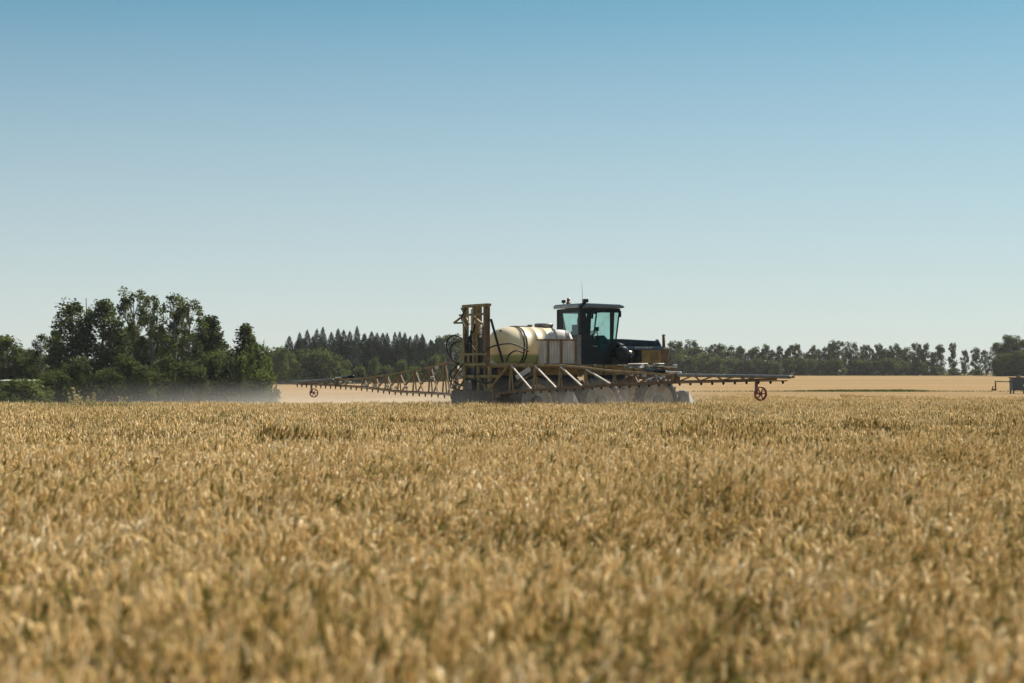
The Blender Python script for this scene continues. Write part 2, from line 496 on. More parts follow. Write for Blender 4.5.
# ------------------------------------------------------------------ wheat (one stuff object, stalks instanced)
def wheat_patch(name, size, dens, rng, fine=True):
    n = int(size * size * dens)
    bx = (rng.random(n) - .5) * size; by = (rng.random(n) - .5) * size
    h = rng.normal(.65 if fine else .585, .075 if fine else .055, n)
    az = rng.normal(-.5, 1.25, n)                       # wind pushes ears to the right, a little to the viewer
    lean = np.abs(rng.normal(.10, .06, n))
    nod = np.clip(rng.normal(.85 if fine else .55, .50 if fine else .34, n), .03, 2.1)
    tint = np.clip(rng.normal(.52, .30, n), 0, 1)
    ca, sa = np.cos(az), np.sin(az)
    V = []; F = []; T = []; O = []
    cnt = 0
    def ring_tube(P, rads, k, org, ashift=0.0):
        """P list of (n,3) points; rads list of (n,) radii"""
        nonlocal cnt
        m = len(P)
        n1 = np.stack([-sa, ca, np.zeros(n)], 1)
        base = cnt
        for i in range(m):
            d = P[min(i + 1, m - 1)] - P[max(i - 1, 0)]
            d /= np.linalg.norm(d, axis=1)[:, None]
            n2 = np.cross(d, n1)
            for q in range(k):
                t = 2 * math.pi * q / k + ashift
                V.append(P[i] + (n1 * math.cos(t) + n2 * math.sin(t)) * rads[i][:, None])
                T.append(tint); O.append(np.full(n, org))
                cnt += 1
        idx = np.arange(n)
        for i in range(m - 1):
            for q in range(k):
                q2 = (q + 1) % k
                F.append(np.stack([(base + i * k + q) * n + idx, (base + i * k + q2) * n + idx,
                                   (base + (i + 1) * k + q2) * n + idx, (base + (i + 1) * k + q) * n + idx], 1))
    z0 = np.zeros(n)
    b = np.stack([bx, by, z0], 1)
    dl = np.stack([np.sin(lean) * ca, np.sin(lean) * sa, np.cos(lean)], 1)
    top = b + dl * h[:, None]
    if fine:
        mid = b + dl * (h * .6)[:, None]
        ring_tube([b, mid, top], [np.full(n, .0022), np.full(n, .0020), np.full(n, .0015)], 3, 0.0)
    else:
        ring_tube([b + dl * (h * .45)[:, None], top], [np.full(n, .005), np.full(n, .004)], 3, 0.0)
    # ear
    L = rng.normal(.068, .011, n)
    segs = 6 if fine else 3
    P = [top]
    for k in range(segs):
        a = lean + (nod - lean) * ((k + 1) / segs)
        P.append(P[-1] + np.stack([np.sin(a) * ca, np.sin(a) * sa, np.cos(a)], 1) * (L / segs)[:, None])
    prof = [.45, 1.05, .80, 1.0, .72, .78, .25] if fine else [.6, 1.0, .9, .3]
    er = rng.normal(.0082, .0011, n) * (1.0 if fine else 1.12)
    ring_tube(P, [er * p for p in prof], 4 if fine else 3, 1.0, .6)
    # awns: thin blades fanning out of the ear
    na = 8 if fine else 2
    for k in range(na):
        st = P[1 + (k % (segs - 1))]
        a = nod * .85 + rng.normal(0, .24, n)
        aa = az + rng.normal(0, .45, n)
        dv = np.stack([np.sin(a) * np.cos(aa), np.sin(a) * np.sin(aa), np.cos(a)], 1)
        ln = rng.normal(.055, .014, n)[:, None]
        sd = np.cross(dv, rng.normal(0, 1, (n, 3))); sd /= np.linalg.norm(sd, axis=1)[:, None]
        w = .0011 if fine else .0020
        for p in (st - sd * w, st + sd * w, st + dv * ln + sd * w * .3, st + dv * ln - sd * w * .3):
            V.append(p); T.append(np.clip(tint + .15, 0, 1)); O.append(np.ones(n)); cnt += 1
        idx = np.arange(n)
        F.append(np.stack([(cnt - 4) * n + idx, (cnt - 3) * n + idx, (cnt - 2) * n + idx, (cnt - 1) * n + idx], 1))
    # leaves: bent ribbons
    for k in range(2 if fine else 1):
        f0 = rng.uniform(.55, .95, n)
        s0 = b + dl * (h * f0)[:, None]
        la = rng.uniform(0, 6.283, n)
        hd = np.stack([np.cos(la), np.sin(la), z0], 1)
        sd = np.stack([-np.sin(la), np.cos(la), z0], 1)
        ln = rng.uniform(.06, .15, n)[:, None]
        up = np.array([0, 0, 1.])
        w = (.005 if fine else .008)
        p1 = s0 + hd * ln * .45 + up * ln * .45
        p2 = s0 + hd * ln * 1.0 + up * ln * rng.uniform(-.2, .6, n)[:, None]
        lt = np.clip(tint + rng.normal(-.1, .2, n), 0, 1)
        for p, ww in ((s0, w), (p1, w), (p2, w * .25)):
            V.append(p - sd * ww); V.append(p + sd * ww); T += [lt, lt]; O += [np.zeros(n)] * 2; cnt += 2
        idx = np.arange(n); q = cnt - 6
        for i in (0, 2):
            F.append(np.stack([(q + i) * n + idx, (q + i + 1) * n + idx, (q + i + 3) * n + idx, (q + i + 2) * n + idx], 1))
    me = np_mesh(name, np.concatenate(V), np.concatenate(F), M['wheat'], {'tint': np.concatenate(T), 'organ': np.concatenate(O)}, smooth=True)
    return bpy.data.objects.new(name, me)

def patch_collection(name, size, dens, fine, count, seed):
    c = bpy.data.collections.new(name)
    for k in range(count):
        c.objects.link(wheat_patch("%s_tuft" % name, size, dens, np.random.default_rng(seed + k), fine))
    return c
near_col = patch_collection("near_wheat", 1.15, 380, True, 5, 10)
far_col = patch_collection("far_wheat", 2.6, 340, False, 5, 50)

# ground footprint of the sprayer, kept free of stalks
SP_X, SP_Y, SP_A = -0.85, 66.0, R(26)
def to_local(x, y):
    dx, dy = x - SP_X, y - SP_Y
    return dx * math.cos(SP_A) + dy * math.sin(SP_A), -dx * math.sin(SP_A) + dy * math.cos(SP_A)

def wheat_field(name, label, coll, y0, y1, step, half, seed, keep=lambda y: 1.0, zs=1.0):
    rng = np.random.default_rng(seed)
    pts = []; rot = []; scl = []; idx = []
    y = y0; row = 0
    while y < y1:
        w = half(y)
        x = -w + (row % 2) * step / 2
        while x < w:
            px = x + rng.uniform(-.25, .25) * step; py = y + rng.uniform(-.25, .25) * step
            lu, lv = to_local(px, py)
            if not (py > 90 and px < -.125 * py) and not (y1 > 60 and -1.0 < lu < 8 and -1.3 < lv < 1.3) and rng.random() < keep(py):
                pts.append((px, py, float(ground_z(px, py))))
                tl = .05 if py < 40 else .015
                rot.append((rng.normal(0, tl), rng.normal(.03, tl), rng.uniform(-.5, .5)))
                wob = (.06 * math.sin(px * .9 + py * .35) + .06 * math.sin(px * .31 - py * .8 + 1) + .05 * math.sin(px * 1.7 - py * 1.3)) * (1.1 if py < 45 else .4)
                scl.append((1, 1, zs * (1 if py < 84 else 1 - .0055 * (py - 84)) * (1 + wob + rng.normal(0, .035 if py < 45 else .02))))
                idx.append(int(rng.integers(0, 5)))
            x += step
        y += step; row += 1
    me = bpy.data.meshes.new(name)
    me.from_pydata(pts, [], [])
    a = me.attributes.new("rot", 'FLOAT_VECTOR', 'POINT'); a.data.foreach_set('vector', np.array(rot, np.float32).ravel())
    a = me.attributes.new("scl", 'FLOAT_VECTOR', 'POINT'); a.data.foreach_set('vector', np.array(scl, np.float32).ravel())
    a = me.attributes.new("idx", 'INT', 'POINT'); a.data.foreach_set('value', np.array(idx, np.int32))
    o = bpy.data.objects.new(name, me); COL.objects.link(o)
    g = bpy.data.node_groups.new(name + "_nodes", 'GeometryNodeTree')
    g.interface.new_socket("Geometry", in_out='INPUT', socket_type='NodeSocketGeometry')
    g.interface.new_socket("Geometry", in_out='OUTPUT', socket_type='NodeSocketGeometry')
    gi = g.nodes.new('NodeGroupInput'); go = g.nodes.new('NodeGroupOutput')
    ci = g.nodes.new('GeometryNodeCollectionInfo')
    ci.inputs['Collection'].default_value = coll
    ci.inputs['Separate Children'].default_value = True
    ci.inputs['Reset Children'].default_value = True
    ip = g.nodes.new('GeometryNodeInstanceOnPoints')
    ip.inputs['Pick Instance'].default_value = True
    def attr(nm, ty):
        n = g.nodes.new('GeometryNodeInputNamedAttribute'); n.data_type = ty
        n.inputs['Name'].default_value = nm
        return n.outputs['Attribute']
    g.links.new(gi.outputs[0], ip.inputs['Points'])
    g.links.new(ci.outputs[0], ip.inputs['Instance'])
    g.links.new(attr("idx", 'INT'), ip.inputs['Instance Index'])
    g.links.new(attr("rot", 'FLOAT_VECTOR'), ip.inputs['Rotation'])
    g.links.new(attr("scl", 'FLOAT_VECTOR'), ip.inputs['Scale'])
    g.links.new(ip.outputs[0], go.inputs[0])
    md = o.modifiers.new("stalks", 'NODES'); md.node_group = g
    tag(o, label, "wheat", kind='stuff')
    return o
wheat_field("near_wheat", "ripe golden wheat with nodding ears filling the blurred foreground", near_col, 3.5, 26.5, .95, lambda y: .33 * y + 3, 1)
wheat_field("mid_wheat", "ripe golden wheat standing around and in front of the sprayer", far_col, 26, 83, 2.0, lambda y: .31 * y + 3, 2)

wheat_field("thinning_wheat", "ears of the farther crop, hardly readable, behind the sprayer", far_col, 82, 109, 2.0, lambda y: .30 * y + 3, 3,
            keep=lambda y: 1.0 - (y - 82) / 34.0, zs=1.0)

# ------------------------------------------------------------------ trees
def leaf_cloud(centers, sig, counts, size, rng, tints, flat=.5, stretch=(1, 1, .8)):
    P = []; T = []
    for c, s, k, t in zip(centers, sig, counts, tints):
        g = rng.normal(0, 1, (k, 3)); g /= np.linalg.norm(g, axis=1)[:, None]
        g = g * (rng.random((k, 1)) ** .45) * 1.75 * np.array(stretch) * s
        P.append(np.asarray(c) + g)
        T.append(np.clip(t + rng.normal(0, .12, k), 0, 1))
    P = np.concatenate(P); T = np.concatenate(T); n = len(P)
    nm = rng.normal(0, 1, (n, 3)); nm[:, 2] = np.abs(nm[:, 2]) + flat
    nm /= np.linalg.norm(nm, axis=1)[:, None]
    a = np.cross(nm, rng.normal(0, 1, (n, 3))); a /= np.linalg.norm(a, axis=1)[:, None]
    b = np.cross(nm, a)
    sz = size * rng.uniform(.6, 1.35, n)[:, None]
    V = np.empty((n, 4, 3))
    V[:, 0] = P - a * sz * .5; V[:, 1] = P + b * sz * .36; V[:, 2] = P + a * sz * .5; V[:, 3] = P - b * sz * .36
    F = np.arange(n * 4).reshape(n, 4)
    return V.reshape(-1, 3), F, np.repeat(T, 4)

def broadleaf(seed, H, W, t0, clumps, leaves, sig, size, bark='wood', leafm='leaf', shape='oval', stems=1):
    rng = np.random.default_rng(seed); rd = random.Random(seed)
    tr = MB(); cen = []
    bends = []
    for s_ in range(stems):
        ox, oy = (0, 0) if stems == 1 else (rd.uniform(-.25, .25) * W * .5, rd.uniform(-.25, .25) * W * .5)
        pts = []
        sw = rd.uniform(-.05, .05) * H
        hh = H * (1 if s_ == 0 else rd.uniform(.7, .95))
        for k in range(8):
            t = k / 7
            pts.append((ox * (.4 + t) + sw * math.sin(t * 2.6), oy * (.4 + t) + sw * .6 * math.sin(t * 3.1 + seed), hh * .97 * t - (.3 if k == 0 else 0)))
        r0 = .016 * H + .03
        tr.tube(pts, [r0 * (1.15 - t * 1.05) + .008 for t in np.linspace(0, 1, 8)], 7)
        bends.append(pts)
    for k in range(clumps):
        t = t0 + (1 - t0) * ((k + rd.random()) / clumps)
        u = (t - t0) / (1 - t0)
        if shape == 'oval': e = math.sin(math.pi * (0.12 + .80 * u)) ** .7
        elif shape == 'cone': e = (1 - u) ** .75 * .95 + .1
        elif shape == 'slope': e = (1 - u) ** .55 * .95 + .06
        elif shape == 'top': e = (.35 + .65 * math.sin(math.pi * (.05 + .82 * u)))
        else: e = math.sqrt(max(.03, 1 - (u * .96) ** 2))
        pts = bends[k % stems]
        kk = min(6, int(t * .93 * 7)); ff = t * .93 * 7 - kk
        base = Vector(pts[kk]).lerp(Vector(pts[kk + 1]), max(0, min(1, ff)))
        a = rd.uniform(0, 6.283); rr = W / 2 * e * math.sqrt(rd.uniform(.12, 1.0))
        c = Vector((base.x + math.cos(a) * rr, base.y + math.sin(a) * rr, min(t * H, H - sig * .4)))
        cen.append(c)
        low = Vector(pts[max(0, kk - 1)]).lerp(base, .45)
        mid = low.lerp(c, .5) + Vector((0, 0, .05 * H * .3))
        tr.tube([low, mid, c], [.0045 * H + .006, .003 * H + .005, .008], 5, cap=False)
    sg = [sig * rd.uniform(.65, 1.35) for _ in cen]
    ct = [max(8, int(leaves / clumps * rd.uniform(.6, 1.4))) for _ in cen]
    tn = [rd.uniform(.1, .9) for _ in cen]
    V, F, T = leaf_cloud(cen, sg, ct, size, rng, tn)
    V[:, 2] = np.maximum(V[:, 2], .02)
    cm = np_mesh("crown", V, F, M[leafm], {'tint': T})
    return tr, M[bark], cm

def spruce(seed, H, W, size=.3):
    rng = np.random.default_rng(seed)
    tr = MB()
    tr.tube([(0, 0, -.3), (0, 0, H * .5), (0, 0, H * .99)], [.018 * H, .011 * H, .01], 7)
    n = 7000
    t = 1 - rng.random(n) ** .62 * .97
    t = np.clip(t * .97 + .03, .03, .995)
    a = rng.uniform(0, 6.283, n)
    lob = 1 + .22 * np.sin(a * 3 + t * 31 + seed) + .16 * np.sin(a * 5 - t * 47)
    tier = .78 + .34 * (1 - (t * 17 + .3 * np.sin(a * 2 + seed)) % 1)          # branches in tiers
    Rr = W / 2 * ((1 - t) ** .80) * 1.12 * lob * tier + .05
    r = Rr * np.sqrt(rng.uniform(.08, 1, n))
    d = np.stack([np.cos(a), np.sin(a), np.zeros(n)], 1)
    P = d * r[:, None]; P[:, 2] = H * t - .30 * r * (1 - t) + rng.normal(0, .05, n)
    ax = d * .75 + rng.normal(0, .35, (n, 3)); ax[:, 2] -= rng.uniform(.1, .7, n)
    up = t > .93; ax[up] = np.array([0, 0, 1.]) + rng.normal(0, .25, (int(up.sum()), 3))
    ax /= np.linalg.norm(ax, axis=1)[:, None]
    sd = np.cross(ax, rng.normal(0, 1, (n, 3))); sd /= np.linalg.norm(sd, axis=1)[:, None]
    ln = (size * (1.25 - .8 * t) * rng.uniform(.7, 1.4, n))[:, None]
    V = np.stack([P - ax * ln * .5, P + sd * ln * .24, P + ax * ln * .5, P - sd * ln * .24], 1).reshape(-1, 3)
    T = np.clip(.5 + .3 * np.sin(a * 2 + t * 23) + rng.normal(0, .15, n), 0, 1)
    return tr, M['wood'], np_mesh("crown", V, np.arange(4 * n).reshape(n, 4), M['needle'], {'tint': np.repeat(T, 4)})

class Species:
    """one modelled tree; place() makes the first one, then copies of it and of its parts"""
    def __init__(s, name, H, W, parts):
        s.name, s.H, s.W = name, H, W
        tr, bark, cm = parts
        s.trunk = None; s.tr = tr; s.bark = bark; s.cm = cm
    def place(s, x, y, h, w, label, cat, group, rz):
        root = empty(s.name, (x, y, float(ground_z(x, y))), rz)
        if s.trunk is None:
            s.trunk = s.tr.build("trunk", s.bark, root)
            s.crown = bpy.data.objects.new("crown", s.cm); COL.objects.link(s.crown); s.crown.parent = root
        else:
            for part in (s.trunk, s.crown):
                c = part.copy(); COL.objects.link(c); c.parent = root
        root.scale = (w / s.W, w / s.W, h / s.H)
        return tag(root, label, cat, group)

ORD = ["first", "second", "third", "fourth", "fifth", "sixth", "seventh", "eighth", "ninth", "tenth", "eleventh", "twelfth",
       "thirteenth", "fourteenth", "fifteenth", "sixteenth", "seventeenth", "eighteenth", "nineteenth", "twentieth"]
def ordinal(i):
    if i < 20: return ORD[i]
    tens = {2: "twenty", 3: "thirty", 4: "forty", 5: "fifty"}[(i + 1) // 10]
    return tens + ("-" + ORD[(i + 1) % 10 - 1] if (i + 1) % 10 else "-last")

rnd = random.Random(7)
def px_tree(sp, px, topy, wpx, Y, label, cat, group, rz=None):
    x = (px - 512) / FPX * Y
    h = EYE - (topy - HORIZON) / FPX * Y - float(ground_z(x, Y))
    return sp.place(x, Y, h, wpx / FPX * Y, label, cat, group, rnd.uniform(0, 6.28) if rz is None else rz)

# species, modelled once each
big_round = [Species("broadleaf_tree", 9, 6.2, broadleaf(s, 9, 6.2, .10, 95, 13500, .52, .27, shape='oval', stems=2)) for s in (11, 12)]
big_peak = Species("broadleaf_tree", 9, 5.2, broadleaf(15, 9, 5.2, .06, 95, 12000, .46, .26, shape='slope', stems=2))
tall_open = [Species("poplar_tree", 10, 3.8, broadleaf(s, 10, 3.8, .16, 54, 4800, .34, .25, bark='palewood', shape='top')) for s in (21, 22, 23)]
narrow = [Species("poplar_tree", 9, 3.0, broadleaf(s, 9, 3.0, .10, 54, 6000, .34, .26, bark='palewood', shape='cone')) for s in (31, 32)]
bushy = [Species("leafy_shrub", 3.2, 3.6, broadleaf(s, 3.2, 3.6, .04, 36, 4200, .38, .24, leafm='leaf2', shape='dome', stems=3)) for s in (41, 42, 43)]
darkbush = [Species("understorey_shrub", 3.4, 4.0, broadleaf(s, 3.4, 4.0, .04, 36, 4200, .42, .25, leafm='leaf', shape='dome', stems=3)) for s in (44, 45)]
far_poplar = [Species("poplar_tree", 7, 3.2, broadleaf(s, 7, 3.2, .20, 36, 2600, .36, .33, bark='wood', shape='top')) for s in (51, 52, 53, 54)]
far_full = [Species("broadleaf_tree", 7, 4.2, broadleaf(s, 7, 4.2, .06, 46, 3800, .46, .34, shape='oval', stems=2)) for s in (61, 62)]
spruces = [Species("spruce_tree", 9, 3.4, spruce(s, 9, 3.4, .34)) for s in (71, 72, 73, 74)]

G1 = "trees of the near clump at left"
left_clump = [   # species, px, top, width px, distance, label
    (big_round[0], 6, 338, 46, 168, "rounded green tree cut by the left edge of the photo"),
    (tall_open[1], 38, 336, 26, 166, "small thin-topped tree standing between the edge tree and the big dark tree"),
    (narrow[0], 54, 332, 28, 160, "slender low tree on the left shoulder of the big dark tree"),
    (big_peak, 88, 303, 72, 158, "broad dark tree, the widest of the left clump"),
    (tall_open[0], 131, 291, 36, 160, "tallest tree of the left clump, an airy tree with an open crown"),
    (tall_open[2], 153, 298, 30, 156, "airy tree right beside the tallest one, a sliver of sky between them"),
    (tall_open[1], 171, 297, 36, 162, "tall tree with sky gaps in its crown, in the middle of the left clump"),
    (tall_open[0], 187, 301, 34, 157, "tall tree at the right shoulder of the left clump, sunlit on its right"),
    (narrow[1], 213, 318, 42, 159, "pointed mid-height tree, second last of the left clump towards the sprayer"),
    (narrow[0], 241, 326, 36, 155, "pointed tree ending the left clump, above the low green bushes"),
    (big_round[0], 120, 330, 58, 166, "dense tree filling in low behind the two tall airy trees"),
    (big_round[1], 168, 334, 56, 168, "dense low tree behind the tall trees with sky gaps"),
    (big_peak, 205, 333, 56, 167, "dense low tree behind the second last pointed tree"),
    (big_round[1], 38, 352, 48, 170, "dense low tree behind the small thin-topped tree"),
    (big_peak, 234, 342, 50, 163, "low bushy tree at the foot of the last pointed tree"),
]
for sp, px, ty, w, Y, lab in left_clump:
    px_tree(sp, px, ty, w, Y, lab, "tree", G1)
# dead stem
def dead_tree(px, ty, Y, label):
    x = (px - 512) / FPX * Y; gz = float(ground_z(x, Y))
    h = EYE - (ty - HORIZON) / FPX * Y - gz
    r = empty("bare_tree", (x, Y, gz)); tag(r, label, "tree", G1)
    MB().tube([(0, 0, -.3), (.08, 0, h * .5), (0, 0, h)], [.14, .10, .03], 7).build("trunk", M['wood'], r)
    for k in range(7):
        z = h * (.5 + .065 * k); a = k * 2.1; l = .9 - .09 * k
        MB().tube([(.05, 0, z), (.05 + math.cos(a) * l * .5, math.sin(a) * l * .5, z + .25), (.05 + math.cos(a) * l, math.sin(a) * l, z + .55)],
                  [.03, .02, .008], 5).build("limb", M['wood'], r)
dead_tree(111, 302, 157, "bare dead tree stem left of the tallest tree of the left clump")
dead_tree(86, 298, 163, "dead spike poking out of the broad dark tree")
for i, (px, ty, w, Y) in enumerate([(20, 382, 60, 146), (52, 374, 40, 150), (80, 362, 44, 152), (104, 372, 40, 149), (126, 360, 40, 152),
                                    (150, 370, 40, 149), (172, 360, 42, 152), (196, 366, 40, 150), (216, 358, 44, 153), (238, 362, 40, 150)]):
    sp = bushy[0] if i == 0 else darkbush[i % 2]
    lab = ("mid green rounded bush below the pale strip at the left edge" if i == 0 else
           "dark understorey bush, %s from the left along the foot of the left clump" % ordinal(i))
    px_tree(sp, px, ty, w, Y, lab, "bush", "bushes along the foot of the left clump")
for i, (px, ty, w, Y, lab) in enumerate([(256, 350, 36, 152, "leafy green bush at the right end of the left clump"),
                                         (260, 373, 36, 147, "small low bush, the last before the open field"),
                                         (246, 358, 30, 148, "leafy bush in front of the last pointed tree")]):
    px_tree(bushy[i % 3], px, ty, w, Y, lab, "bush", "bushes at the right end of the left clump")

# spruce wood beyond the left boom
tops = [(290, 336), (300, 332), (308, 331), (317, 330), (323, 328), (331, 333), (338, 327), (344, 328), (350, 330), (357, 328), (364, 333),
        (372, 331), (377, 333), (382, 333), (388, 332), (394, 331), (400, 331), (405, 334), (411, 335), (417, 335), (423, 334), (430, 338), (437, 340)]
seq = [(px + rnd.uniform(-1, 1), ty + rnd.uniform(-2.5, 2), rnd.uniform(318, 336)) for px, ty in tops]
for i, (px, ty, Y) in enumerate(seq):
    px_tree(spruces[i % 4], px, ty, rnd.uniform(21, 31), Y, "dark spruce, %s from the left in the spruce row beyond the left boom" % ordinal(i),
            "spruce", "spruces in the wood beyond the left boom")
for i, px in enumerate(range(296, 446, 9)):
    px_tree(spruces[(i + 1) % 4], px + rnd.uniform(-2, 2), rnd.uniform(336, 342), 27, rnd.uniform(342, 352),
            "lower spruce behind the front spruces, %s from the left in the rear rank" % ordinal(i), "spruce", "spruces of the rear rank")
fr = [(280, 350, 22), (290, 353, 20), (312, 351, 34), (328, 353, 30), (345, 361, 18), (360, 363, 20), (374, 355, 16), (386, 362, 20), (402, 357, 18),
      (414, 363, 18), (425, 358, 20), (438, 352, 26)]
for i, (px, ty, w) in enumerate(fr):
    px_tree(bushy[i % 3], px, ty + (5 if px > 346 else 1), w * (1.0 if px > 346 else 1.15), rnd.uniform(300, 312), "yellow-green bush, %s from the left along the foot of the spruce wood" % ordinal(i),
            "bush", "bushes along the spruce wood")
bk = [(2, 351, 40), (28, 353, 40), (258, 349, 34), (276, 349, 30), (444, 338, 22), (456, 336, 24), (470, 340, 26), (486, 343, 28), (505, 345, 30), (528, 345, 30),
      (552, 346, 30), (576, 346, 30), (600, 346, 30), (624, 345, 30), (646, 345, 28)]
for i, (px, ty, w) in enumerate(bk):
    Y = rnd.uniform(350, 370)
    lab = "green tree, %s from the left of the broadleaf trees far behind the clump and sprayer" % ordinal(i)
    px_tree(far_full[i % 2], px, ty, w, Y, lab, "tree", "far broadleaf trees behind the sprayer")

# right-hand tree line
rt = [(672, 343), (682, 343), (691, 342), (700, 348), (708, 349), (718, 345), (727, 347), (738, 347), (748, 351), (758, 348), (768, 346), (778, 347), (790, 346),
      (799, 345), (812, 347), (820, 350), (827, 348), (835, 342), (851, 344), (862, 346), (870, 346), (878, 345), (886, 350), (893, 345), (904, 349), (916, 344),
      (925, 345), (938, 346), (952, 344), (964, 351), (976, 349), (986, 351)]
for i, (px, ty) in enumerate(rt):
    full = px < 735 or rnd.random() < .12
    sp = far_full[i % 2] if full else far_poplar[i % 4]
    px_tree(sp, px, ty, rnd.uniform(15, 19) if full else rnd.uniform(9, 13), rnd.uniform(430, 442),
            "%s tree, %s from the left in the long tree line right of the sprayer" % ("leafy" if full else "slender", ordinal(i)),
            "tree", "trees in the right-hand tree line")
for i in range(30):
    px = 668 + i * 10.6 + rnd.uniform(-3, 3)
    if px > 940: break
    px_tree(far_poplar[(i * 3 + 1) % 4], px, rnd.uniform(349, 357), rnd.uniform(9, 15), rnd.uniform(443, 456),
            "shorter tree, %s from the left behind the long tree line right of the sprayer" % ordinal(i), "tree", "shorter trees behind the right-hand tree line")
for i, (px, ty, w) in enumerate([(676, 356, 20), (690, 358, 18), (703, 355, 20), (716, 358, 18), (730, 360, 18), (745, 362, 16), (760, 360, 18), (774, 362, 16), (790, 360, 18),
                                 (806, 361, 18), (822, 362, 18), (838, 360, 18), (856, 361, 18), (872, 362, 16), (888, 360, 18), (904, 362, 16), (920, 364, 16), (936, 367, 14),
                                 (955, 369, 14), (975, 370, 14)]):
    px_tree((bushy if i < 5 else darkbush)[i % 2], px, ty, w * 1.35, rnd.uniform(426, 430),
            "low bush, %s from the left under the right-hand tree line" % ordinal(i), "bush", "bushes under the right-hand tree line")
for i, (px, ty, w, lab) in enumerate([(1000, 344, 22, "dense dark tree at the left side of the clump at the right edge"),
                                      (1013, 337, 26, "tallest dense tree of the clump at the right edge"),
                                      (1028, 341, 28, "dense dark tree cut by the right edge of the photo"),
                                      (1006, 354, 26, "low dense tree at the foot of the clump at the right edge"),
                                      (1022, 352, 26, "low dense tree in front of the tree cut by the right edge")]):
    px_tree(big_round[i % 2], px, ty, w, 390 - i * 3, lab, "tree", "trees of the clump at the right edge")

# ------------------------------------------------------------------ shed, weeds, green strip
def shed():
    p = at(18, 372, 151)
    gz = float(ground_z(p.x, 151))
    r = empty("low_shed", (p.x, 151, gz)); tag(r, "long low shed, only its pale roof edge glimpsed between the bushes at the left edge", "shed")
    top = EYE - (380 - HORIZON) / FPX * 151 - gz
    MB().box(-1.15, 1.15, -.8, .8, 0, top - .1).build("wall", M['shedwall'], r)
    MB().prism([(-.95, top - .09), (.95, top - .02), (.95, top + .02), (-.95, top - .03)], -1.2, 1.2, 'x').build("roof", M['shedroof'], r)
shed()

def weed(x, y, h, label, seed):
    rd = random.Random(seed); rng = np.random.default_rng(seed)
    r = empty("tall_weed", (x, y, float(ground_z(x, y)))); tag(r, label, "weed", "tall weeds at the field edge")
    st = MB(); cen = []
    for k in range(5):
        a = rd.uniform(0, 6.28); l = rd.uniform(.08, .22)
        hh = h * rd.uniform(.75, 1)
        st.tube([(0, 0, 0), (math.cos(a) * l * .3, math.sin(a) * l * .3, hh * .6), (math.cos(a) * l, math.sin(a) * l, hh)], [.008, .006, .004], 5)
        cen += [(math.cos(a) * l, math.sin(a) * l, hh), (math.cos(a) * l * .8, math.sin(a) * l * .8, hh * .9), (math.cos(a) * l * .6, math.sin(a) * l * .6, hh * .8)]
    st.build("stem", M['weed'], r)
    V, F, T = leaf_cloud(cen, [.035] * len(cen), [7] * len(cen), .045, rng, [rd.uniform(.3, 1) for _ in cen])
    o = bpy.data.objects.new("seed_head", np_mesh("seed_head", V, F, M['weed'], {'tint': T})); COL.objects.link(o); o.parent = r
for i, (px, ty, lab) in enumerate([(72, 393, "shortest pale weed, left end of the weed group before the left clump"),
                                   (76, 388, "tallest pale seed-headed weed before the left clump"),
                                   (84, 391, "pale weed in the middle of the weed group before the left clump"),
                                   (91, 392, "pale seed-headed weed, right end of the weed group before the left clump"),
                                   (121, 396, "lone thin weed poking over the wheat right of the weed group")]):
    p = at(px, ty, 64 + i * .3)
    weed(p.x, p.y, p.z - float(ground_z(p.x, p.y)), lab, 100 + i)

def blades(name, pts, hs, m, seed, w=.012):
    rng = np.random.default_rng(seed)
    pts = np.array(pts); n = len(pts); hs = np.array(hs)
    a = rng.uniform(0, 6.283, n)
    sd = np.stack([np.cos(a), np.sin(a), np.zeros(n)], 1) * w
    ld = np.stack([-np.sin(a), np.cos(a), np.zeros(n)], 1) * (hs * rng.uniform(.05, .35, n))[:, None]
    up = np.stack([np.zeros(n), np.zeros(n), hs], 1)
    V = np.stack([pts - sd, pts + sd, pts + up + ld + sd * .2, pts + up + ld - sd * .2], 1).reshape(-1, 3)
    T = np.repeat(rng.uniform(0, 1, n), 4)
    o = bpy.data.objects.new(name, np_mesh(name, V, np.arange(4 * n).reshape(n, 4), m, {'tint': T})); COL.objects.link(o)
    return o
def green_strip():
    rng = np.random.default_rng(5)
    P = []; H = []
    for k in range(9000):
        px = rng.uniform(690, 1060)
        keep = .16 + .75 * math.exp(-((px - 850) / 55.0) ** 2) + .5 * math.exp(-((px - 905) / 25.0) ** 2)
        if rng.random() > keep: continue
        Y = 121 + rng.normal(0, .5)
        x = (px - 512) / FPX * Y
        P.append((x, Y, float(ground_z(x, Y)) + .58)); H.append(rng.uniform(.10, .16) + .08 * keep)
    o = blades("weed_strip", P, H, M['greengrass'], 6, .02)
    tag(o, "thin green strip of weeds running across the far field right of the sprayer", "weeds", kind='stuff')
green_strip()
def green_tufts():
    rng = np.random.default_rng(8)
    P = []; H = []
    for px, Y, sx, sy, n in [(92, 61, 1.0, 1.6, 900), (60, 60, .5, 1.2, 260), (118, 62, .4, 1, 200), (234, 45, .35, 1.2, 380), (672, 50, .12, .3, 110), (345, 47, .5, 1.5, 200), (18, 55, .4, 1, 120)]:
        for k in range(n):
            y = Y + rng.normal(0, sy); x = (px - 512) / FPX * Y + rng.normal(0, sx)
            P.append((x, y, float(ground_z(x, y)) + .35)); H.append(rng.uniform(.35, .52))
    tag(blades("green_weeds", P, H, M['greengrass'], 9, .011), "scattered green weed patches poking through the wheat at left", "weeds", kind='stuff')
green_tufts()

